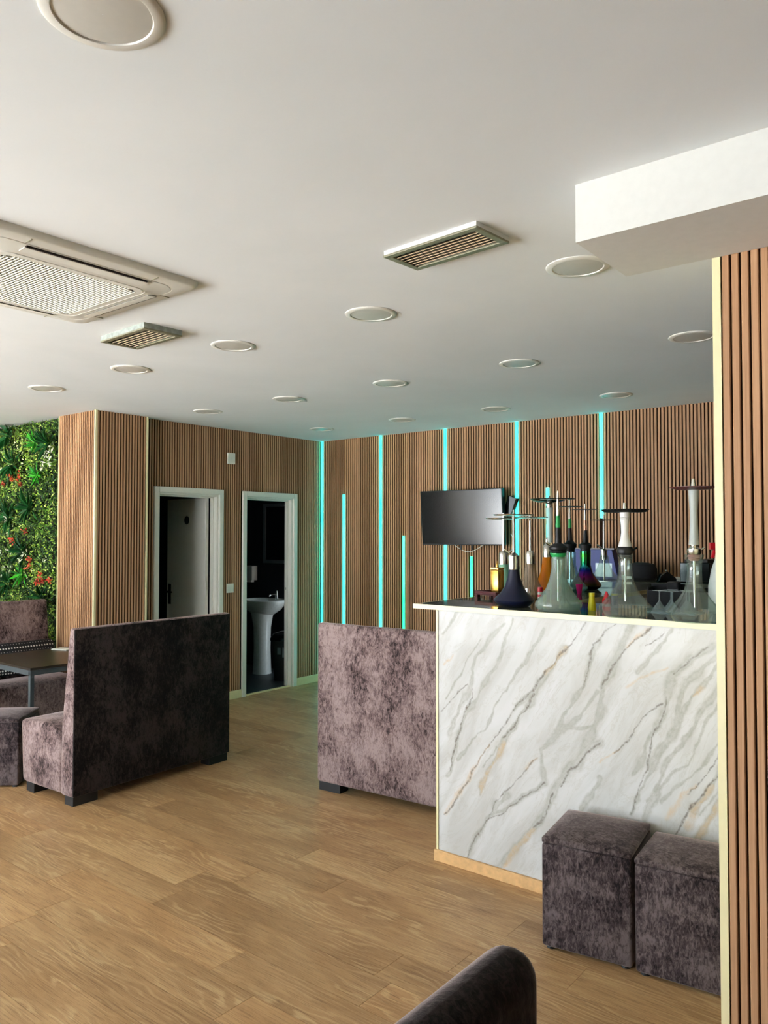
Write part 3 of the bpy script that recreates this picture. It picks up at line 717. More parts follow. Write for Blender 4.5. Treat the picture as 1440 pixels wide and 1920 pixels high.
VEINS = [('w',0.0196,[(-1.884,1.245),(-1.899,1.187),(-1.976,1.011),(-2.058,0.888),(-2.111,0.8),(-2.19,0.665),(-2.216,0.562),(-2.265,0.436)]),('w',0.028,[(-1.931,1.216),(-2.015,1.129),(-2.091,1.049),(-2.12,0.931),(-2.139,0.847),(-2.174,0.792),(-2.241,0.657)]),('d',0.007,[(-2.114,0.892),(-2.12,0.812),(-2.158,0.741),(-2.19,0.657),(-2.225,0.558),(-2.255,0.473)]),('d',0.007,[(-1.501,1.261),(-1.6,1.133),(-1.719,1.009),(-1.769,0.924),(-1.886,0.816),(-1.921,0.74),(-2.008,0.629),(-2.093,0.5),(-2.2,0.324),(-2.288,0.231)]),('w',0.0224,[(-1.6,1.133),(-1.684,1.037),(-1.753,0.936),(-1.88,0.819)]),('g',0.0168,[(-1.6,1.133),(-1.657,1.069),(-1.705,1.02)]),('g',0.0196,[(-2.008,0.629),(-2.075,0.527),(-2.121,0.458),(-2.184,0.354),(-2.281,0.24)]),('w',0.0196,[(-1.736,0.975),(-1.789,0.859),(-1.86,0.764),(-1.933,0.641),(-2.017,0.499),(-2.072,0.385)]),('d',0.005,[(-1.767,0.909),(-1.809,0.829),(-1.866,0.758),(-1.924,0.673)]),('g',0.0196,[(-1.925,0.648),(-1.984,0.548),(-2.029,0.476),(-2.066,0.391)]),('w',0.028,[(-1.453,0.736),(-1.523,0.681),(-1.604,0.562),(-1.655,0.485),(-1.712,0.388),(-1.773,0.291),(-1.863,0.175),(-1.998,0.04)]),('d',0.0056,[(-1.453,0.736),(-1.524,0.66),(-1.586,0.577),(-1.634,0.491)]),('d',0.005,[(-1.737,0.348),(-1.773,0.291),(-1.729,0.35),(-1.674,0.459)]),('g',0.0224,[(-1.773,0.279),(-1.863,0.17),(-1.942,0.07)]),('w',0.0224,[(-1.482,0.804),(-1.554,0.779),(-1.627,0.777),(-1.738,0.644),(-1.722,0.569),(-1.714,0.502),(-1.897,0.365),(-2.018,0.268),(-2.154,0.041)]),('d',0.0056,[(-1.714,0.502),(-1.811,0.426),(-1.897,0.36),(-1.955,0.299),(-2.024,0.259),(-2.154,0.041)]),('d',0.0056,[(-1.754,0.61),(-1.888,0.468),(-1.97,0.373),(-1.997,0.295),(-2.015,0.261)]),('g',0.0112,[(-1.754,0.61),(-1.81,0.555)]),('w',0.0392,[(-1.911,0.41),(-1.964,0.353),(-1.985,0.306)]),('w',0.0112,[(-1.822,1.043),(-1.95,0.856),(-2.025,0.716),(-2.2,0.531)]),('d',0.0042,[(-2.139,0.913),(-2.215,0.839),(-2.29,0.752)]),('w',0.014,[(-2.188,1.264),(-2.289,1.149)]),('g',0.0112,[(-2.231,1.044),(-2.273,0.991)]),('w',0.0252,[(-1.451,0.956),(-1.522,0.866),(-1.619,0.761)]),('w',0.0196,[(-1.449,1.177),(-1.488,1.07),(-1.529,0.97),(-1.618,0.839),(-1.659,0.753)]),('d',0.0045,[(-1.474,1.159),(-1.485,1.087),(-1.501,1.033),(-1.532,0.963)]),('d',0.0067,[(-1.217,1.267),(-1.335,1.148),(-1.406,1.048),(-1.431,0.977)]),('w',0.0364,[(-1.303,1.261),(-1.376,1.109),(-1.431,0.977),(-1.447,0.858),(-1.5,0.751),(-1.555,0.614)]),('g',0.014,[(-1.228,1.26),(-1.28,1.21),(-1.328,1.158)]),('d',0.0045,[(-1.377,1.256),(-1.472,1.159),(-1.482,1.08)]),('w',0.028,[(-0.971,1.207),(-1.061,1.136),(-1.12,1.066),(-1.152,0.973),(-1.168,0.898),(-1.205,0.812),(-1.25,0.704),(-1.299,0.633)]),('d',0.005,[(-0.992,1.201),(-1.061,1.136),(-1.12,1.066)]),('w',0.0168,[(-0.936,1.165),(-0.981,1.073),(-1.034,1.008),(-1.071,0.938),(-1.118,0.85),(-1.165,0.749),(-1.211,0.659),(-1.256,0.565),(-1.306,0.446)]),('d',0.0056,[(-1.161,0.963),(-1.173,0.884),(-1.201,0.819),(-1.21,0.755),(-1.234,0.661),(-1.262,0.589),(-1.282,0.506),(-1.306,0.446)]),('g',0.0168,[(-1.015,1.026),(-1.041,0.988)]),('d',0.0045,[(-1.181,0.938),(-1.258,0.847),(-1.377,0.709)]),('g',0.0084,[(-1.355,0.731),(-1.448,0.647)]),('g',0.0196,[(-1.04,0.632),(-1.112,0.531),(-1.161,0.469)]),('d',0.005,[(-0.941,0.779),(-0.993,0.68),(-1.047,0.62),(-1.062,0.589)]),('g',0.0252,[(-0.967,0.636),(-1.044,0.519),(-1.081,0.442)]),('w',0.028,[(-0.937,0.714),(-0.977,0.623),(-1.044,0.519)]),('w',0.0112,[(-0.942,0.975),(-1.006,0.858),(-1.065,0.717),(-1.129,0.654),(-1.228,0.524)]),('g',0.0084,[(-1.256,1.046),(-1.324,0.99)]),('g',0.0084,[(-1.142,1.095),(-1.265,1.036)]),('d',0.0039,[(-1.165,1.231),(-1.245,1.179)]),('w',0.014,[(-1.12,1.256),(-1.188,1.173),(-1.281,1.057)]),('w',0.0112,[(-1.71,1.212),(-1.765,1.133),(-1.808,1.054)]),('w',0.0168,[(-1.454,0.574),(-1.492,0.496),(-1.543,0.415)]),('w',0.0084,[(-1.823,0.827),(-1.939,0.658),(-2.044,0.512)]),('w',0.0112,[(-2.057,1.133),(-2.151,1.02),(-2.231,0.878),(-2.273,0.819)])]

# ------------------------------------------------------------------ bar
BX0, BY, BT = -2.314, 3.317, 1.289
bar = empty('bar_counter', (BX0, BY, 0), 0, 'tall white marble fronted bar counter with cream edging and dark top', 'bar')
def vein_panel():
    W, H, st = 2.4, 1.208, 0.0042
    nx, nz = int(W / st), int(H / st)
    xs = np.linspace(0, W, nx + 1); zs = np.linspace(0.055, 0.055 + H, nz + 1)
    X, Z = np.meshgrid(xs, zs)
    rs = np.random.RandomState(3)
    def vnoise(fx, fz, seed):
        rr_ = np.random.RandomState(seed); g = rr_.uniform(-1, 1, (int(H * fz) + 4, int(W * fx) + 4))
        u = X * fx; w = (Z - 0.055) * fz; i = u.astype(int); j = w.astype(int); fu = u - i; fv = w - j
        fu = fu * fu * (3 - 2 * fu); fv = fv * fv * (3 - 2 * fv)
        return (g[j, i] * (1 - fu) + g[j, i + 1] * fu) * (1 - fv) + (g[j + 1, i] * (1 - fu) + g[j + 1, i + 1] * fu) * fv
    dx = 0.010 * vnoise(14, 10, 1) + 0.005 * vnoise(40, 30, 2) + 0.0025 * vnoise(110, 80, 5)
    dz = 0.010 * vnoise(12, 12, 3) + 0.005 * vnoise(36, 34, 4)
    thick = 0.65 + 0.55 * vnoise(16, 16, 6)
    ch = {'w': np.zeros_like(X), 'd': np.zeros_like(X), 'g': np.zeros_like(X)}
    for rep in (0, 1):
        for t, w, pts in VEINS:
            off = 1.02 * rep
            if rep and max(p[0] for p in pts) - BX0 + off < 1.36: continue
            lo_x = min(p[0] for p in pts) - BX0 + off - 0.1; hi_x = max(p[0] for p in pts) - BX0 + off + 0.1
            i0, i1 = max(0, int(lo_x / st)), min(nx + 1, int(hi_x / st) + 1)
            if i1 <= i0: continue
            px = (X + dx)[:, i0:i1]; pz = (Z + dz)[:, i0:i1]; D = np.full(px.shape, 9.0)
            for (ax, az), (bx, bz) in zip(pts[:-1], pts[1:]):
                ax += off - BX0; bx += off - BX0
                vx, vz = bx - ax, bz - az; tt = np.clip(((px - ax) * vx + (pz - az) * vz) / (vx * vx + vz * vz), 0, 1)
                D = np.minimum(D, np.hypot(px - ax - tt * vx, pz - az - tt * vz))
            hw = w * 0.5 * np.clip(thick[:, i0:i1], 0.3, 1.3)
            if t == 'w': val = 0.55 * np.clip(1.5 - D / (hw * 1.5), 0, 1) ** 0.8 + 0.25 * np.exp(-(np.abs(D - hw) / 0.0035) ** 2)
            elif t == 'd': val = 0.85 * np.clip(1.6 - D / (hw + 0.001), 0, 1)
            else: val = 0.6 * np.clip(1.4 - D / (hw * 1.4), 0, 1)
            ch[t][:, i0:i1] = np.maximum(ch[t][:, i0:i1], val)
    n = X.size
    V = np.stack([X.ravel(), np.zeros(n), Z.ravel()], 1)
    idx = np.arange(n).reshape(X.shape)
    F = np.stack([idx[:-1, :-1], idx[:-1, 1:], idx[1:, 1:], idx[1:, :-1]], -1).reshape(-1, 4)
    me = bpy.data.meshes.new('marble_panel')
    me.vertices.add(n); me.vertices.foreach_set('co', V.ravel().astype(np.float32))
    me.loops.add(F.size); me.loops.foreach_set('vertex_index', F.ravel().astype(np.int32))
    me.polygons.add(len(F)); me.polygons.foreach_set('loop_start', np.arange(0, F.size, 4, dtype=np.int32)); me.polygons.foreach_set('loop_total', np.full(len(F), 4, np.int32))
    me.update(calc_edges=True)
    C = np.stack([ch['w'].ravel(), ch['d'].ravel(), ch['g'].ravel(), np.ones(n)], 1).astype(np.float32)
    at = me.color_attributes.new('vein', 'FLOAT_COLOR', 'POINT'); at.data.foreach_set('color', C.ravel())
    return me
link('marble_panel', vein_panel(), M['marble'], bar, loc=(0.006, 0.0, 0))
mb = MB().box((0.004, 0.002, 0.0), (2.41, 0.05, 1.266))               # carcass behind the stone
mb.box((0.004, 0.05, 0), (0.03, 2.58, 1.266)).box((0.40, 0.63, 0), (0.42, 2.58, 1.266)).box((0.42, 0.61, 0), (2.41, 0.63, 1.266))
mb.build('carcass', M['white_wall'], bar)
MB().box((-0.003, -0.006, 0.03), (0.0075, 0.006, 1.264)).build('corner_trim', M['cream'], bar)
MB().box((-0.012, -0.016, 0.0), (2.41, -0.001, 0.056)).build('base_strip', M['pine'], bar, bevel=0.002)
L = [(-0.149, 0.004), (2.41, 0.004), (2.41, 0.64), (0.43, 0.64), (0.43, 2.58), (-0.149, 2.58)]
MB().prism(L, 1.267, BT, 'z').build('countertop', M['top_glass'], bar, bevel=0.001)
E_ = MB().box((-0.153, -0.002, 1.2655), (2.41, 0.0035, BT + 0.0008)).box((-0.153, 0.0035, 1.2655), (-0.1495, 2.58, BT + 0.0008)).box((0.4305, 0.6405, 1.2655), (0.434, 2.58, BT + 0.0008))
E_.build('edge_trim', M['cream'], bar)

bc = empty('back_counter', (-2.95, 5.92, 0), 0, 'dark back counter against the slatted wall behind the hookahs', 'counter')
MB().box((0, 0.03, 0.0), (4.2, 0.572, 1.262)).build('body', M['gloss_black'], bc)
MB().box((0, 0.0, 1.263), (4.2, 0.572, BT)).build('countertop', M['top_glass'], bc, bevel=0.002)
MB().box((0, 0.560, BT + 0.0005), (4.2, 0.572, BT + 0.02)).build('upstand', M['plate'], bc)
dm = MB().box((0, 0, 0), (0.38, 0.018, 0.98)).mesh('door', 0.003)
for i, mt in enumerate(['grey', 'grey', 'grey', 'black', 'black', 'black', 'black', 'black']):
    d_ = link('door', dm.copy(), M[mt], bc, loc=(0.48 + i * 0.40, 0.011, 0.25))
    MB().box((0.02, -0.016, 0.86), (0.14, -0.001, 0.875)).build('handle', M['steel'], d_)

# ------------------------------------------------------------------ hookahs on the bar
FWD = (-0.6261, 0.7797)
def scale_at(x, y): return (FWD[0] * x + FWD[1] * y) / 1470.0
def lathe_part(root, name, prof, yb, s, mat, seg=32, cap=True, dx=0.0):
    mb = MB().lathe([((yb - y) * s, max(rr_ * s, 0.0004)) for y, rr_ in prof], seg, cap=cap)
    o = mb.build(name, M[mat], root, smooth=True)
    if dx: o.location = (dx * s * 0.7797, dx * s * 0.6261, 0)
    return o
def hookah(pos, yb, label, parts, port=None):
    s = scale_at(*pos)
    root = empty('hookah', (pos[0], pos[1], BT + 0.001), 0, label, 'hookah', 'hookahs lined up on the bar')
    for name, mat, prof, *rest_ in parts:
        lathe_part(root, name, prof, yb, s, mat, cap=not (name == 'glass_base'), dx=(rest_[0] if rest_ else 0.0))
    if port:
        yp, rp, side, mt = port
        u = Vector((0.7797, 0.6261, 0)) * side
        z = (yb - yp) * s
        a = u * (rp * s * 0.8); b = u * ((rp + 9) * s)
        MB().tube([(a.x, a.y, z), (b.x, b.y, z + 8 * s)], 1.7 * s, 10).build('hose_port', M[mt], root)
    return root
def bowl_floor(prof):      # add a glass bottom just inside the base
    return [(prof[0][0] - 1.2, 0.3), (prof[0][0], prof[0][1] * 0.9)] + prof
def dish(y, r, t=1.2, lip=1.6): return [(y + t, 3), (y + t, r * 0.7), (y + 0.2, r * 0.97), (y - lip, r), (y - lip + 0.5, r * 0.96), (y, r * 0.68), (y + 0.3, 3)]

hookah((-1.977, 3.513), 1137, 'hookah with matt navy blue base and thin steel stem', [
    ('base', 'navy', [(1137, 24), (1136, 28), (1128, 36.5), (1125, 37.8), (1122, 36), (1112, 25), (1100, 17.5), (1085, 12.2), (1068, 9.5)]),
    ('collar', 'steel', [(1069, 10.2), (1066, 11), (1060, 10.6), (1050, 10.8), (1043, 10.6), (1041, 8), (1037, 4)]),
    ('stem', 'steel', [(1038, 3), (990, 2.4), (969, 2.6)]), ('tray', 'steel', dish(967, 38)), ('bowl_tip', 'steel', [(966, 2.4), (957, 1.7)])], (1039, 10, -1, 'steel'))
hookah((-2.377, 4.100), 1117, 'hookah with frosted teal green base, leftmost of the row', [
    ('base', 'teal_glass', [(1117, 20), (1113, 26), (1106, 25), (1095, 18), (1080, 12), (1059, 9)]),
    ('collar', 'steel', [(1060, 8.6), (1056, 9), (1040, 8.6), (1036, 7), (1034, 3)]),
    ('stem', 'steel', [(1036, 2.8), (974, 2.4)]), ('tray', 'steel', dish(974, 33)), ('bowl_tip', 'steel', [(973, 2.4), (963, 2)])], (1040, 8, 1, 'steel'))
hookah((-2.138, 3.988), 1121, 'hookah with smoky beige glass base and slim steel stem', [
    ('base', 'beige_glass', [(1121, 20), (1112, 26), (1104, 24), (1095, 18), (1080, 12.5), (1056, 9)]),
    ('collar', 'steel', [(1057, 8.8), (1053, 9.2), (1038, 9), (1033, 7), (1031, 3)]),
    ('stem', 'steel', [(1032, 2.4), (975, 1.9)]), ('tray', 'steel', dish(970, 33)), ('bowl_tip', 'steel', [(969, 2.2), (963, 1.8)])])
hookah((-2.246, 4.409), 1113, 'hookah with amber orange base and wide black bowl-shaped tray', [
    ('base', 'amber_glass', [(1113, 22), (1105, 26), (1097, 23), (1085, 17), (1070, 12), (1044, 8.5)]),
    ('collar', 'steel', [(1046, 8.6), (1042, 9), (1025, 8.6), (1022, 6), (1018, 4)]), ('knob', 'steel', [(1019, 4), (1016, 4.6), (1009, 2.5)]),
    ('stem', 'silver_frost', [(1018, 6), (1000, 5), (975, 6), (953, 6.8)], 4.0), ('stem_cap', 'steel', [(953, 6), (946, 5.2), (943, 8)], 4.0),
    ('tray', 'gloss_black', [(944, 8), (942.5, 20), (939, 31), (936, 35), (937, 33), (940, 18), (941, 4)], 3.0), ('bowl_tip', 'steel', [(941, 3), (931, 1.8)], 4.0)])
hookah((-1.701, 3.449), 1145, 'hookah with large frosted clear base, green gasket and black collar', [
    ('glass_base', 'frosted', bowl_floor([(1145, 37), (1139, 42), (1133, 43.5), (1128, 41.5), (1116, 31), (1104, 23), (1088, 16.5), (1066, 12.5), (1045, 12.5)])),
    ('gasket', 'green', [(1050, 6), (1046, 12), (1040, 15), (1038, 15)]),
    ('collar', 'black', [(1038, 13.5), (1036, 15.5), (1033, 14), (1031, 16.5), (1027, 17), (1023, 12), (1020, 8.5)]),
    ('sleeve', 'black', [(1021, 6.2), (1010, 5.2), (990, 4.6)]), ('band', 'green', [(990, 4.6), (968, 3.8)]), ('stem', 'steel', [(968, 3.6), (950, 2.8), (936, 2.4)]),
    ('tray', 'gloss_black', dish(937, 34, 0.6, 0.6)), ('bowl_tip', 'steel', [(936, 2.8), (921, 1.5)]), ('down_tube', 'steel', [(1128, 2.4), (1044, 2.2)])], (1026, 14, -1, 'steel'))
hookah((-2.22, 4.67), 1109, 'hookah with aqua tinted glass base and black collar, behind the frosted one', [
    ('glass_base', 'blue_glass', bowl_floor([(1109, 26), (1103, 32), (1099, 30), (1090, 22), (1078, 15), (1060, 10.5), (1034, 10)])),
    ('collar', 'black', [(1036, 8), (1030, 9), (1026, 11.5), (1021, 12.5), (1017, 8), (1014, 5)]),
    ('sleeve', 'black', [(1015, 4.6), (991, 3.4)]), ('band', 'green', [(991, 3.4), (974, 3)]), ('stem', 'steel', [(974, 3), (952, 1.8)]),
    ('tray', 'black', dish(951, 25, 0.5, 0.5)), ('bowl_tip', 'steel', [(950, 2.2), (936, 1.4)]), ('down_tube', 'steel', [(1093, 2), (1036, 2)])])
hookah((-2.226, 4.914), 1105, 'hookah with shimmering rainbow coloured base and black collar', [
    ('base', 'rainbow', [(1105, 22), (1099, 29), (1095, 28), (1085, 20), (1075, 13.5), (1060, 9.5), (1034, 10)]),
    ('collar', 'black', [(1034, 9.5), (1030, 9), (1026, 11), (1022, 11.5), (1018, 7)]),
    ('sleeve', 'black', [(1019, 4.8), (995, 3.2)]), ('band', 'copper', [(995, 3), (976, 2.6)]), ('stem', 'steel', [(976, 2.7), (957, 2.2)]),
    ('tray', 'black', dish(956, 25, 0.5, 0.5)), ('bowl_tip', 'steel', [(955, 2.2), (945, 1.2)])])
hookah((-2.194, 5.143), 1102, 'small hookah with clear flared base and needle-thin steel stem', [
    ('glass_base', 'clear', bowl_floor([(1102, 24), (1095, 30), (1090, 31), (1083, 25), (1070, 15), (1056, 9.5), (1042, 7.5)])),
    ('collar', 'steel', [(1050, 5.5), (1032, 5.8), (1029, 3)]), ('stem', 'steel', [(1031, 2.2), (978, 1.6)]), ('tray', 'black', dish(976, 25, 0.5, 0.5)),
    ('bowl_tip', 'steel', [(975, 1.8), (966, 1.4)]), ('down_tube', 'steel', [(1090, 1.9), (1048, 1.9)])], (1030, 4, -1, 'steel'))
hookah((-1.339, 3.367), 1157, 'hookah with white sculpted stem, flat black tray and clear base', [
    ('glass_base', 'clear', bowl_floor([(1157, 36), (1150, 43), (1142, 47.5), (1137, 48), (1128, 39), (1116, 28), (1103, 20), (1088, 15), (1070, 12.5), (1055, 12), (1041, 14.5)])),
    ('collar', 'black', [(1048, 9), (1044, 11), (1041, 9.5), (1039, 14), (1034, 15.5), (1029, 14.5), (1026, 12.5)]),
    ('stem', 'white_resin', [(1026, 12.5), (1021, 11.2), (1012, 8.6), (1000, 6.9), (986, 7.2), (977, 8.2), (975, 8.8), (974, 8), (972, 9), (971, 8.2), (969, 9.2), (968, 9), (962, 9.4)]),
    ('tray', 'black', [(961.5, 8), (961.5, 38), (957, 44), (956.4, 44), (959, 37), (959, 5)]), ('bowl_tip', 'steel', [(961, 4.6), (944, 2.8)]), ('down_tube', 'steel', [(1128, 2.0), (1105, 2.6), (1104, 1.9), (1046, 2.2)])], (1036, 13, 1, 'gloss_black'))
hookah((-1.041, 3.363), 1166, 'tallest hookah with milky silver stem and clear base, beside the pillar', [
    ('glass_base', 'clear', bowl_floor([(1166, 38), (1160, 44), (1152, 48), (1147, 48.5), (1138, 41), (1124, 29), (1108, 19), (1092, 14), (1070, 13), (1055, 14), (1045, 17), (1041, 18)])),
    ('gasket', 'pinkish', [(1053, 7), (1049, 11), (1047, 10), (1045, 12.5), (1042, 11.5)]),
    ('collar', 'steel', [(1042, 10), (1038, 13), (1031, 13), (1029, 9), (1026, 6.5), (1023, 8.5)]),
    ('stem', 'silver_frost', [(1023, 9.6), (1012, 8.6), (985, 7.2), (960, 7), (935, 8.6), (920, 9.2)]),
    ('stem_core', 'steel', [(1022, 2.6), (920, 2.6)]),
    ('tray', 'dark_wood', [(919.5, 6), (919, 30), (915.5, 43), (914.6, 43), (917, 30), (918, 5)]), ('bowl_tip', 'steel', [(919, 5.4), (914, 5.0), (899, 2.8)]), ('down_tube', 'steel', [(1140, 1.6), (1092, 3), (1050, 2.8)])], (1036, 10, 1, 'steel'))

def small(name, label, cat, pos, z0, parts, group=None):
    root = empty(name, (pos[0], pos[1], z0), 0, label, cat, group)
    for nm, mt, prof in parts: MB().lathe([(z, max(r_, .0004)) for z, r_ in prof], 20).build(nm, M[mt], root, smooth=True)
    return root
T = BT + 0.0005
small('sauce_bottle', 'little yellow plastic bottle with yellow cap on the bar', 'bottle', (-1.577, 3.55), T, [('body', 'yellow', [(0, 0.019), (0.015, 0.02), (0.045, 0.015), (0.068, 0.013)]), ('cap', 'yellow', [(0.069, 0.014), (0.084, 0.014)])])
small('sauce_bottle', 'little red plastic squeeze bottle with pointed cap on the bar', 'bottle', (-1.525, 3.60), T, [('body', 'red', [(0, 0.018), (0.01, 0.021), (0.045, 0.021), (0.058, 0.017)]), ('label_band', 'pinkish', [(0.02, 0.0215), (0.032, 0.0215)]), ('cap', 'red', [(0.059, 0.013), (0.075, 0.010), (0.09, 0.004)])])
small('spice_jar', 'small jar with steel lid between navy and beige hookahs', 'jar', (-2.065, 3.82), T, [('body', 'clear', [(0, 0.016), (0.045, 0.016)]), ('lid', 'steel', [(0.046, 0.017), (0.07, 0.017)])])
small('sauce_bottle', 'small cream bottle with dark red cap behind the navy hookah', 'bottle', (-1.98, 3.80), T, [('body', 'paper', [(0, 0.013), (0.05, 0.014), (0.056, 0.012)]), ('label_band', 'red', [(0.03, 0.0146), (0.042, 0.0146)]), ('cap', 'red', [(0.057, 0.014), (0.082, 0.014)])])
small('sauce_bottle', 'squat lime green bottle beside the frosted hookah base', 'bottle', (-2.005, 3.885), T, [('body', 'yellow', [(0, 0.016), (0.035, 0.016)]), ('cap', 'green', [(0.036, 0.014), (0.052, 0.014)])])
small('plastic_cup', 'small magenta plastic cup seen beside the frosted hookah base', 'cup', (-2.08, 4.50), T, [('body', 'magenta', [(0, 0.013), (0.03, 0.018), (0.06, 0.022)])])
small('tin_can', 'small navy tin with yellow lid behind the white-stemmed hookah', 'tin', (-1.60, 3.88), T, [('body', 'navy', [(0, 0.016), (0.05, 0.016)]), ('lid', 'yellow', [(0.051, 0.017), (0.06, 0.017)])])
for (x, y, lean), t in zip(((-2.11, 3.85, 0.0), (-1.95, 3.86, 0.01)), ('cream wooden stick standing by the steel-lidded jar', 'cream wooden stick standing by the lime green bottle')):
    o = MB().tube([(0, 0, 0), (lean - 0.008, 0, 0.1)], 0.003, 8).build('wooden_stick', M['cream'], loc=(x, y, T)); tag(o, t, 'stick', 'cream sticks on the bar')

# wooden tray with the gold container
tr = empty('serving_tray', (-2.435, 3.868, T), math.radians(-19), 'low red-brown wooden tray on feet at the left end of the bar', 'tray')
MB().box((0, 0, 0.018), (0.185, 0.13, 0.026)).box((0, 0, 0.026), (0.185, 0.01, 0.04)).box((0, 0.12, 0.026), (0.185, 0.13, 0.04)).box((0, 0.01, 0.026), (0.01, 0.12, 0.04)).box((0.175, 0.01, 0.026), (0.185, 0.12, 0.04)).build('tray_body', M['dark_wood'], tr, bevel=0.002)
for x in (0.002, 0.161):
    for y in (0.002, 0.106): MB().prism([(x, 0), (x + 0.022, 0), (x + 0.022, 0.018), (x, 0.018)], y, y + 0.022, 'y').build('foot', M['dark_wood'], tr)
gd = empty('gold_canister', (-2.296, 3.889, T + 0.0265), math.radians(-8), 'tall gold metal canister with pointed knob standing on the tray', 'canister')
MB().box((-0.028, -0.028, 0), (0.028, 0.028, 0.135)).build('body', M['gold'], gd, bevel=0.004, smooth=True)
MB().box((-0.029, -0.029, 0.1355), (0.029, 0.029, 0.15)).build('lid', M['gold'], gd, bevel=0.003)
MB().lathe([(0.15, 0.008), (0.158, 0.009), (0.172, 0.005), (0.188, 0.001)], 14).build('knob', M['gold'], gd, smooth=True)

# upturned glasses on a mat, caddy, spray bottle, kettle
gm = MB().box((-0.11, -0.075, 0), (0.11, 0.075, 0.004)).build('bar_mat', M['grey'], bevel=0.001); gm.location = (-1.235, 3.71, T); tag(gm, 'grey bar mat under the upturned cocktail glasses', 'mat')
gp = [(0.0, 0.036), (0.004, 0.036), (0.045, 0.006), (0.05, 0.0035), (0.088, 0.003), (0.092, 0.006), (0.095, 0.032), (0.0965, 0.032)]
gmesh = MB().lathe(gp, 24, cap=False).mesh('glass', smooth=True)
for (x, y), t in zip(((-1.30, 3.68), (-1.235, 3.665), (-1.17, 3.70), (-1.27, 3.75), (-1.20, 3.755)), ('nearest the white-stemmed hookah', 'second from the white-stemmed hookah', 'nearest the tallest hookah', 'back left of the mat', 'back right of the mat')):
    o = link('cocktail_glass', gmesh, M['cut_glass'], loc=(x, y, T + 0.0045)); tag(o, 'upturned cocktail glass on the grey mat, ' + t, 'glass', 'upturned cocktail glasses')
cd = empty('bar_caddy', (-1.30, 3.86, T), 0.1, 'black plastic bar caddy with compartments behind the upturned glasses', 'caddy')
MB().box((-0.11, -0.045, 0), (0.11, 0.045, 0.008)).box((-0.11, -0.045, 0.008), (0.11, -0.039, 0.09)).box((-0.11, 0.039, 0.008), (0.11, 0.045, 0.12)).box((-0.11, -0.039, 0.008), (-0.104, 0.039, 0.105)).box((0.104, -0.039, 0.008), (0.11, 0.039, 0.105)).box((-0.03, -0.039, 0.008), (-0.026, 0.039, 0.09)).box((0.04, -0.039, 0.008), (0.044, 0.039, 0.09)).build('body', M['soft_black'], cd)
MB().box((-0.02, -0.03, 0.009), (0.035, 0.03, 0.135)).build('napkin_block', M['soft_black'], cd, bevel=0.008)
sb = empty('spray_bottle', (-1.075, 3.86, T), 0.6, 'cloudy plastic spray bottle with red trigger behind the tallest hookah', 'bottle')
MB().lathe([(0, 0.052), (0.01, 0.056), (0.12, 0.055), (0.20, 0.040), (0.27, 0.017), (0.29, 0.015)], 24).build('body', M['cloudy'], sb, smooth=True)
MB().box((-0.05, -0.014, 0.291), (0.02, 0.014, 0.325)).prism([(-0.03, 0.25), (-0.02, 0.291), (-0.034, 0.291), (-0.045, 0.255)], -0.008, 0.008, 'y').build('trigger', M['red'], sb, bevel=0.003)
kt = empty('kettle', (-0.915, 3.72, T), 0.4, 'black kettle with big loop handle, mostly behind the pillar', 'kettle')
MB().lathe([(0, 0.085), (0.02, 0.088), (0.16, 0.066), (0.19, 0.06), (0.20, 0.03), (0.205, 0.01)], 28).build('body', M['gloss_black'], kt, smooth=True)
MB().tube([(-0.06 - 0.065 * math.sin(a), 0, 0.12 - 0.11 * math.cos(a)) for a in [PI * (0.1 + 0.8 * k / 10) + 0.0 for k in range(11)]], 0.009, 8).build('handle', M['black'], kt, smooth=True)

# things on the back counter
hb = empty('black_bag', (-2.34, 6.22, T), 0, 'soft black rounded bag with white tag on the back counter', 'bag')
MB().lathe([(0, 0.11), (0.02, 0.125), (0.09, 0.12), (0.125, 0.10), (0.138, 0.05), (0.138, 0.001)], 28).build('body', M['soft_black'], hb, smooth=True)
MB().box((-0.10, -0.131, 0.012), (-0.03, -0.1265, 0.032)).build('tag', M['paper'], hb)
cm = empty('coffee_machine', (-1.89, 6.20, T), 0, 'small black machine on the back counter, right of the black bag', 'machine')
MB().box((-0.10, -0.12, 0), (0.12, 0.14, 0.15)).build('body', M['gloss_black'], cm, bevel=0.006)
MB().box((-0.07, -0.1, 0.151), (0.1, 0.12, 0.175)).build('lid', M['black'], cm, bevel=0.004)
MB().lathe([(0.0, 0.009), (0.004, 0.009)], 14).build('button', M['steel'], cm).location = (-0.03, -0.1, 0.176)
sp = empty('desk_phone', (-2.09, 6.07, T), 0.5, 'black angular device lying between the bag and the black machine', 'device')
MB().prism([(-0.07, 0), (0.07, 0), (0.065, 0.03), (0.0, 0.085), (-0.05, 0.05)], -0.05, 0.05, 'y').build('body', M['gloss_black'], sp, bevel=0.006)
MB().lathe([(0, 0.006), (0.006, 0.003)], 10, (0, 0)).build('lamp', M['steel'], sp).location = (0.0, 0.0, 0.0855)
bx = empty('blue_carton', (-2.74, 6.16, T), 0, 'blue printed carton leaning on the back counter behind the small hookah', 'box')
MB().prism([(-0.16, 0.24), (-0.11, 0.0), (0.25, 0.0), (0.20, 0.24)], -0.05, 0.04, 'y').build('body', M['blue'], bx, bevel=0.003)
MB().box((0.06, -0.052, 0.02), (0.20, -0.0505, 0.13)).build('print_panel', M['grey'], bx)
MB().box((-0.17, -0.054, 0.2405), (0.22, 0.044, 0.252)).build('lid', M['navy'], bx)

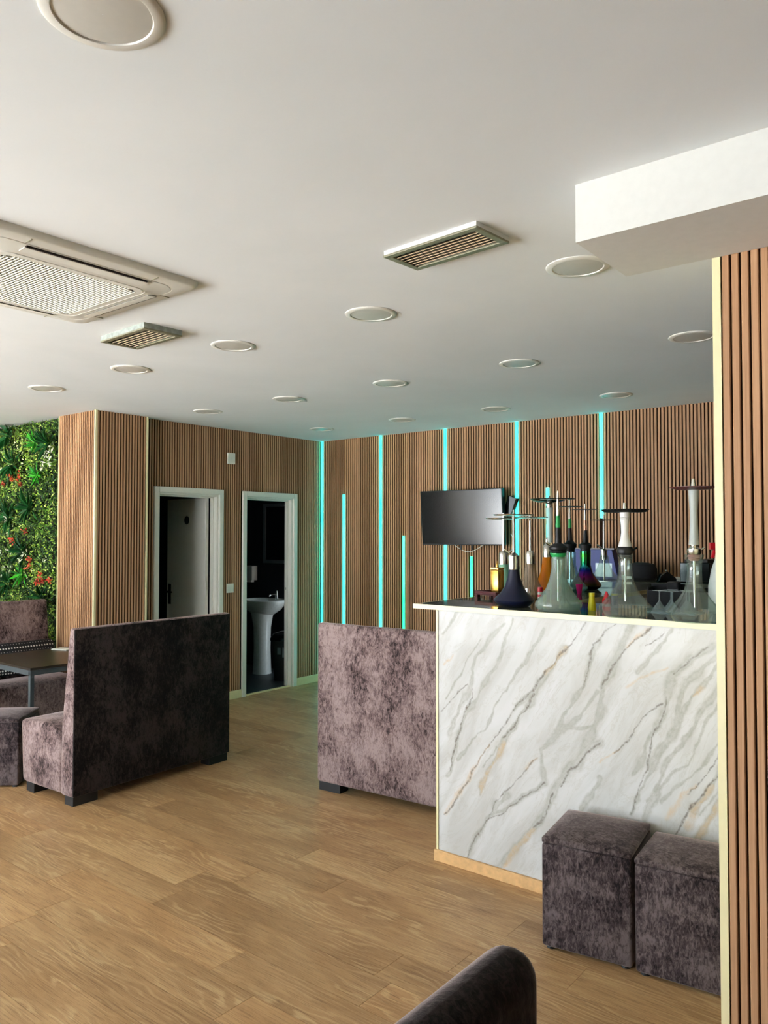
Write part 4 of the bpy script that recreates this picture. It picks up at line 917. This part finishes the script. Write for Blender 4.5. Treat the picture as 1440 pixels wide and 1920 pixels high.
# ------------------------------------------------------------------ television
tv = empty('television', (-4.172, 6.40, 1.82), 0, 'black flat television on a wall bracket over the light strip', 'television')
pn = MB().box((-0.470, -0.022, -0.268), (0.470, 0.022, 0.268)).build('housing', M['black'], tv, bevel=0.004); pn.rotation_euler = (math.radians(4), 0, 0)
sc = MB().box((-0.462, -0.0242, -0.256), (0.462, -0.0222, 0.261)).build('screen', M['screen'], tv); sc.rotation_euler = (math.radians(4), 0, 0)
MB().box((-0.10, 0.03, -0.12), (0.10, 0.05, 0.12)).box((-0.04, 0.05, -0.05), (0.04, 0.108, 0.05)).build('bracket', M['black'], tv)
for x in (-0.005, 0.12): MB().box((x - 0.008, -0.01, -0.315), (x + 0.008, 0.006, -0.27)).build('bracket_tab', M['black'], tv)
MB().tube([(-0.12 + 0.34 * k / 12, 0.04, -0.262 - 0.07 * math.sin(PI * k / 12)) for k in range(13)], 0.0035, 6).build('cable', M['plate'], tv, smooth=True)
MB().tube([(0.50 + 0.045 * math.sin(PI * k / 12), 0.07, -0.16 - 0.20 * k / 12) for k in range(13)] , 0.0035, 6).build('cable', M['plate'], tv, smooth=True)
mb = MB().box((-0.045, -0.03, -0.09), (0.045, 0.03, 0.09)).build('media_box', M['gloss_black'], bevel=0.004); mb.location = (-3.665, 6.462, 1.92); mb.rotation_euler = (0, math.radians(20), 0)
tag(mb, 'small black box fixed to the wall behind the television edge', 'media box')

# wall plates
sw = empty('light_switch', (XL + 0.0005, 5.185, 1.115), 0, 'white light switch between the two doors', 'switch')
MB().box((0, -0.045, -0.045), (0.009, 0.045, 0.045)).build('plate', M['plate'], sw, bevel=0.002); MB().box((0.0095, -0.03, -0.03), (0.013, 0.03, 0.03)).build('rocker', M['plate'], sw, bevel=0.001)
o = empty('wall_plate', (XL + 0.0005, 5.185, 2.42), 0, 'blank white plate high on the slats between the doors', 'plate')
MB().box((0, -0.048, -0.055), (0.018, 0.048, 0.055)).build('cover', M['plate'], o, bevel=0.003); MB().box((0.0185, -0.012, -0.012), (0.020, 0.012, 0.012)).build('sensor', M['paper'], o)

# ------------------------------------------------------------------ restroom fittings
wb = empty('wash_basin', (-7.02, 6.44, 0), 0, 'white pedestal wash basin inside the dark restroom', 'basin')
def ell(rx, ry, n=28): return [(rx * math.cos(2 * PI * k / n), ry * math.sin(2 * PI * k / n)) for k in range(n)]
loft([(ell(0.07, 0.07), 0.66), (ell(0.13, 0.12), 0.70), (ell(0.23, 0.19), 0.76), (ell(0.285, 0.225), 0.83), (ell(0.295, 0.235), 0.85), (ell(0.30, 0.24), 0.872), (ell(0.29, 0.23), 0.880), (ell(0.262, 0.20), 0.876), (ell(0.23, 0.17), 0.82), (ell(0.12, 0.09), 0.76), (ell(0.01, 0.01), 0.75)]).build('bowl', M['ceramic'], wb, smooth=True)
MB().box((-0.22, 0.17, 0.79), (0.22, 0.285, 0.868)).build('tap_ledge', M['ceramic'], wb, bevel=0.015, seg=3, smooth=True)
MB().lathe([(0, 0.115), (0.03, 0.11), (0.3, 0.10), (0.55, 0.105), (0.67, 0.125), (0.74, 0.14)], 28, (0, -0.02)).build('pedestal', M['ceramic'], wb, smooth=True)
MB().lathe([(0.868, 0.024), (0.93, 0.02), (0.94, 0.022), (0.97, 0.012)], 16, (0, 0.215)).tube([(0, 0.21, 0.925), (0, 0.15, 0.935), (0, 0.10, 0.92), (0, 0.095, 0.905)], 0.011, 8).build('tap', M['steel'], wb, smooth=True)
mr = empty('mirror', (-6.96, 6.73, 1.67), 0, 'grey framed mirror on the restroom wall above the basin', 'mirror')
MB().box((-0.37, -0.02, -0.37), (-0.33, -0.0005, 0.37)).box((0.33, -0.02, -0.37), (0.37, -0.0005, 0.37)).box((-0.33, -0.02, 0.33), (0.33, -0.0005, 0.37)).box((-0.33, -0.02, -0.37), (0.33, -0.0005, -0.33)).build('frame', M['grey'], mr)
MB().box((-0.33, -0.008, -0.33), (0.33, -0.0008, 0.33)).build('glass', M['gloss_black'], mr)
td = empty('towel_dispenser', (-7.53, 6.72, 1.16), 0, 'white paper towel dispenser on the dark restroom wall', 'dispenser')
MB().box((-0.09, -0.09, -0.08), (0.09, 0, 0.10)).build('housing', M['plate'], td, bevel=0.008); MB().box((-0.05, -0.07, -0.105), (0.05, -0.02, -0.081)).build('paper_sheet', M['paper'], td)
bn = empty('waste_bin', (-6.50, 6.29, 0.0045), 0.5, 'black waste bin with swing lid beside the pedestal basin', 'bin')
loft([(rrect(0.10, 0.03), 0), (rrect(0.125, 0.03), 0.46), (rrect(0.128, 0.03), 0.465), (rrect(0.002, 0.001), 0.466)]).build('body', M['black'], bn)
loft([(rrect(0.137, 0.03), 0.455), (rrect(0.137, 0.03), 0.48), (rrect(0.11, 0.04), 0.53), (rrect(0.05, 0.04), 0.555), (rrect(0.002, 0.001), 0.56)]).build('lid', M['gloss_black'], bn, smooth=True)
MB().box((-0.05, -0.1205, 0.30), (-0.01, -0.1185, 0.40)).box((0.01, -0.122, 0.27), (0.03, -0.119, 0.38)).build('sticker', M['grey'], bn)
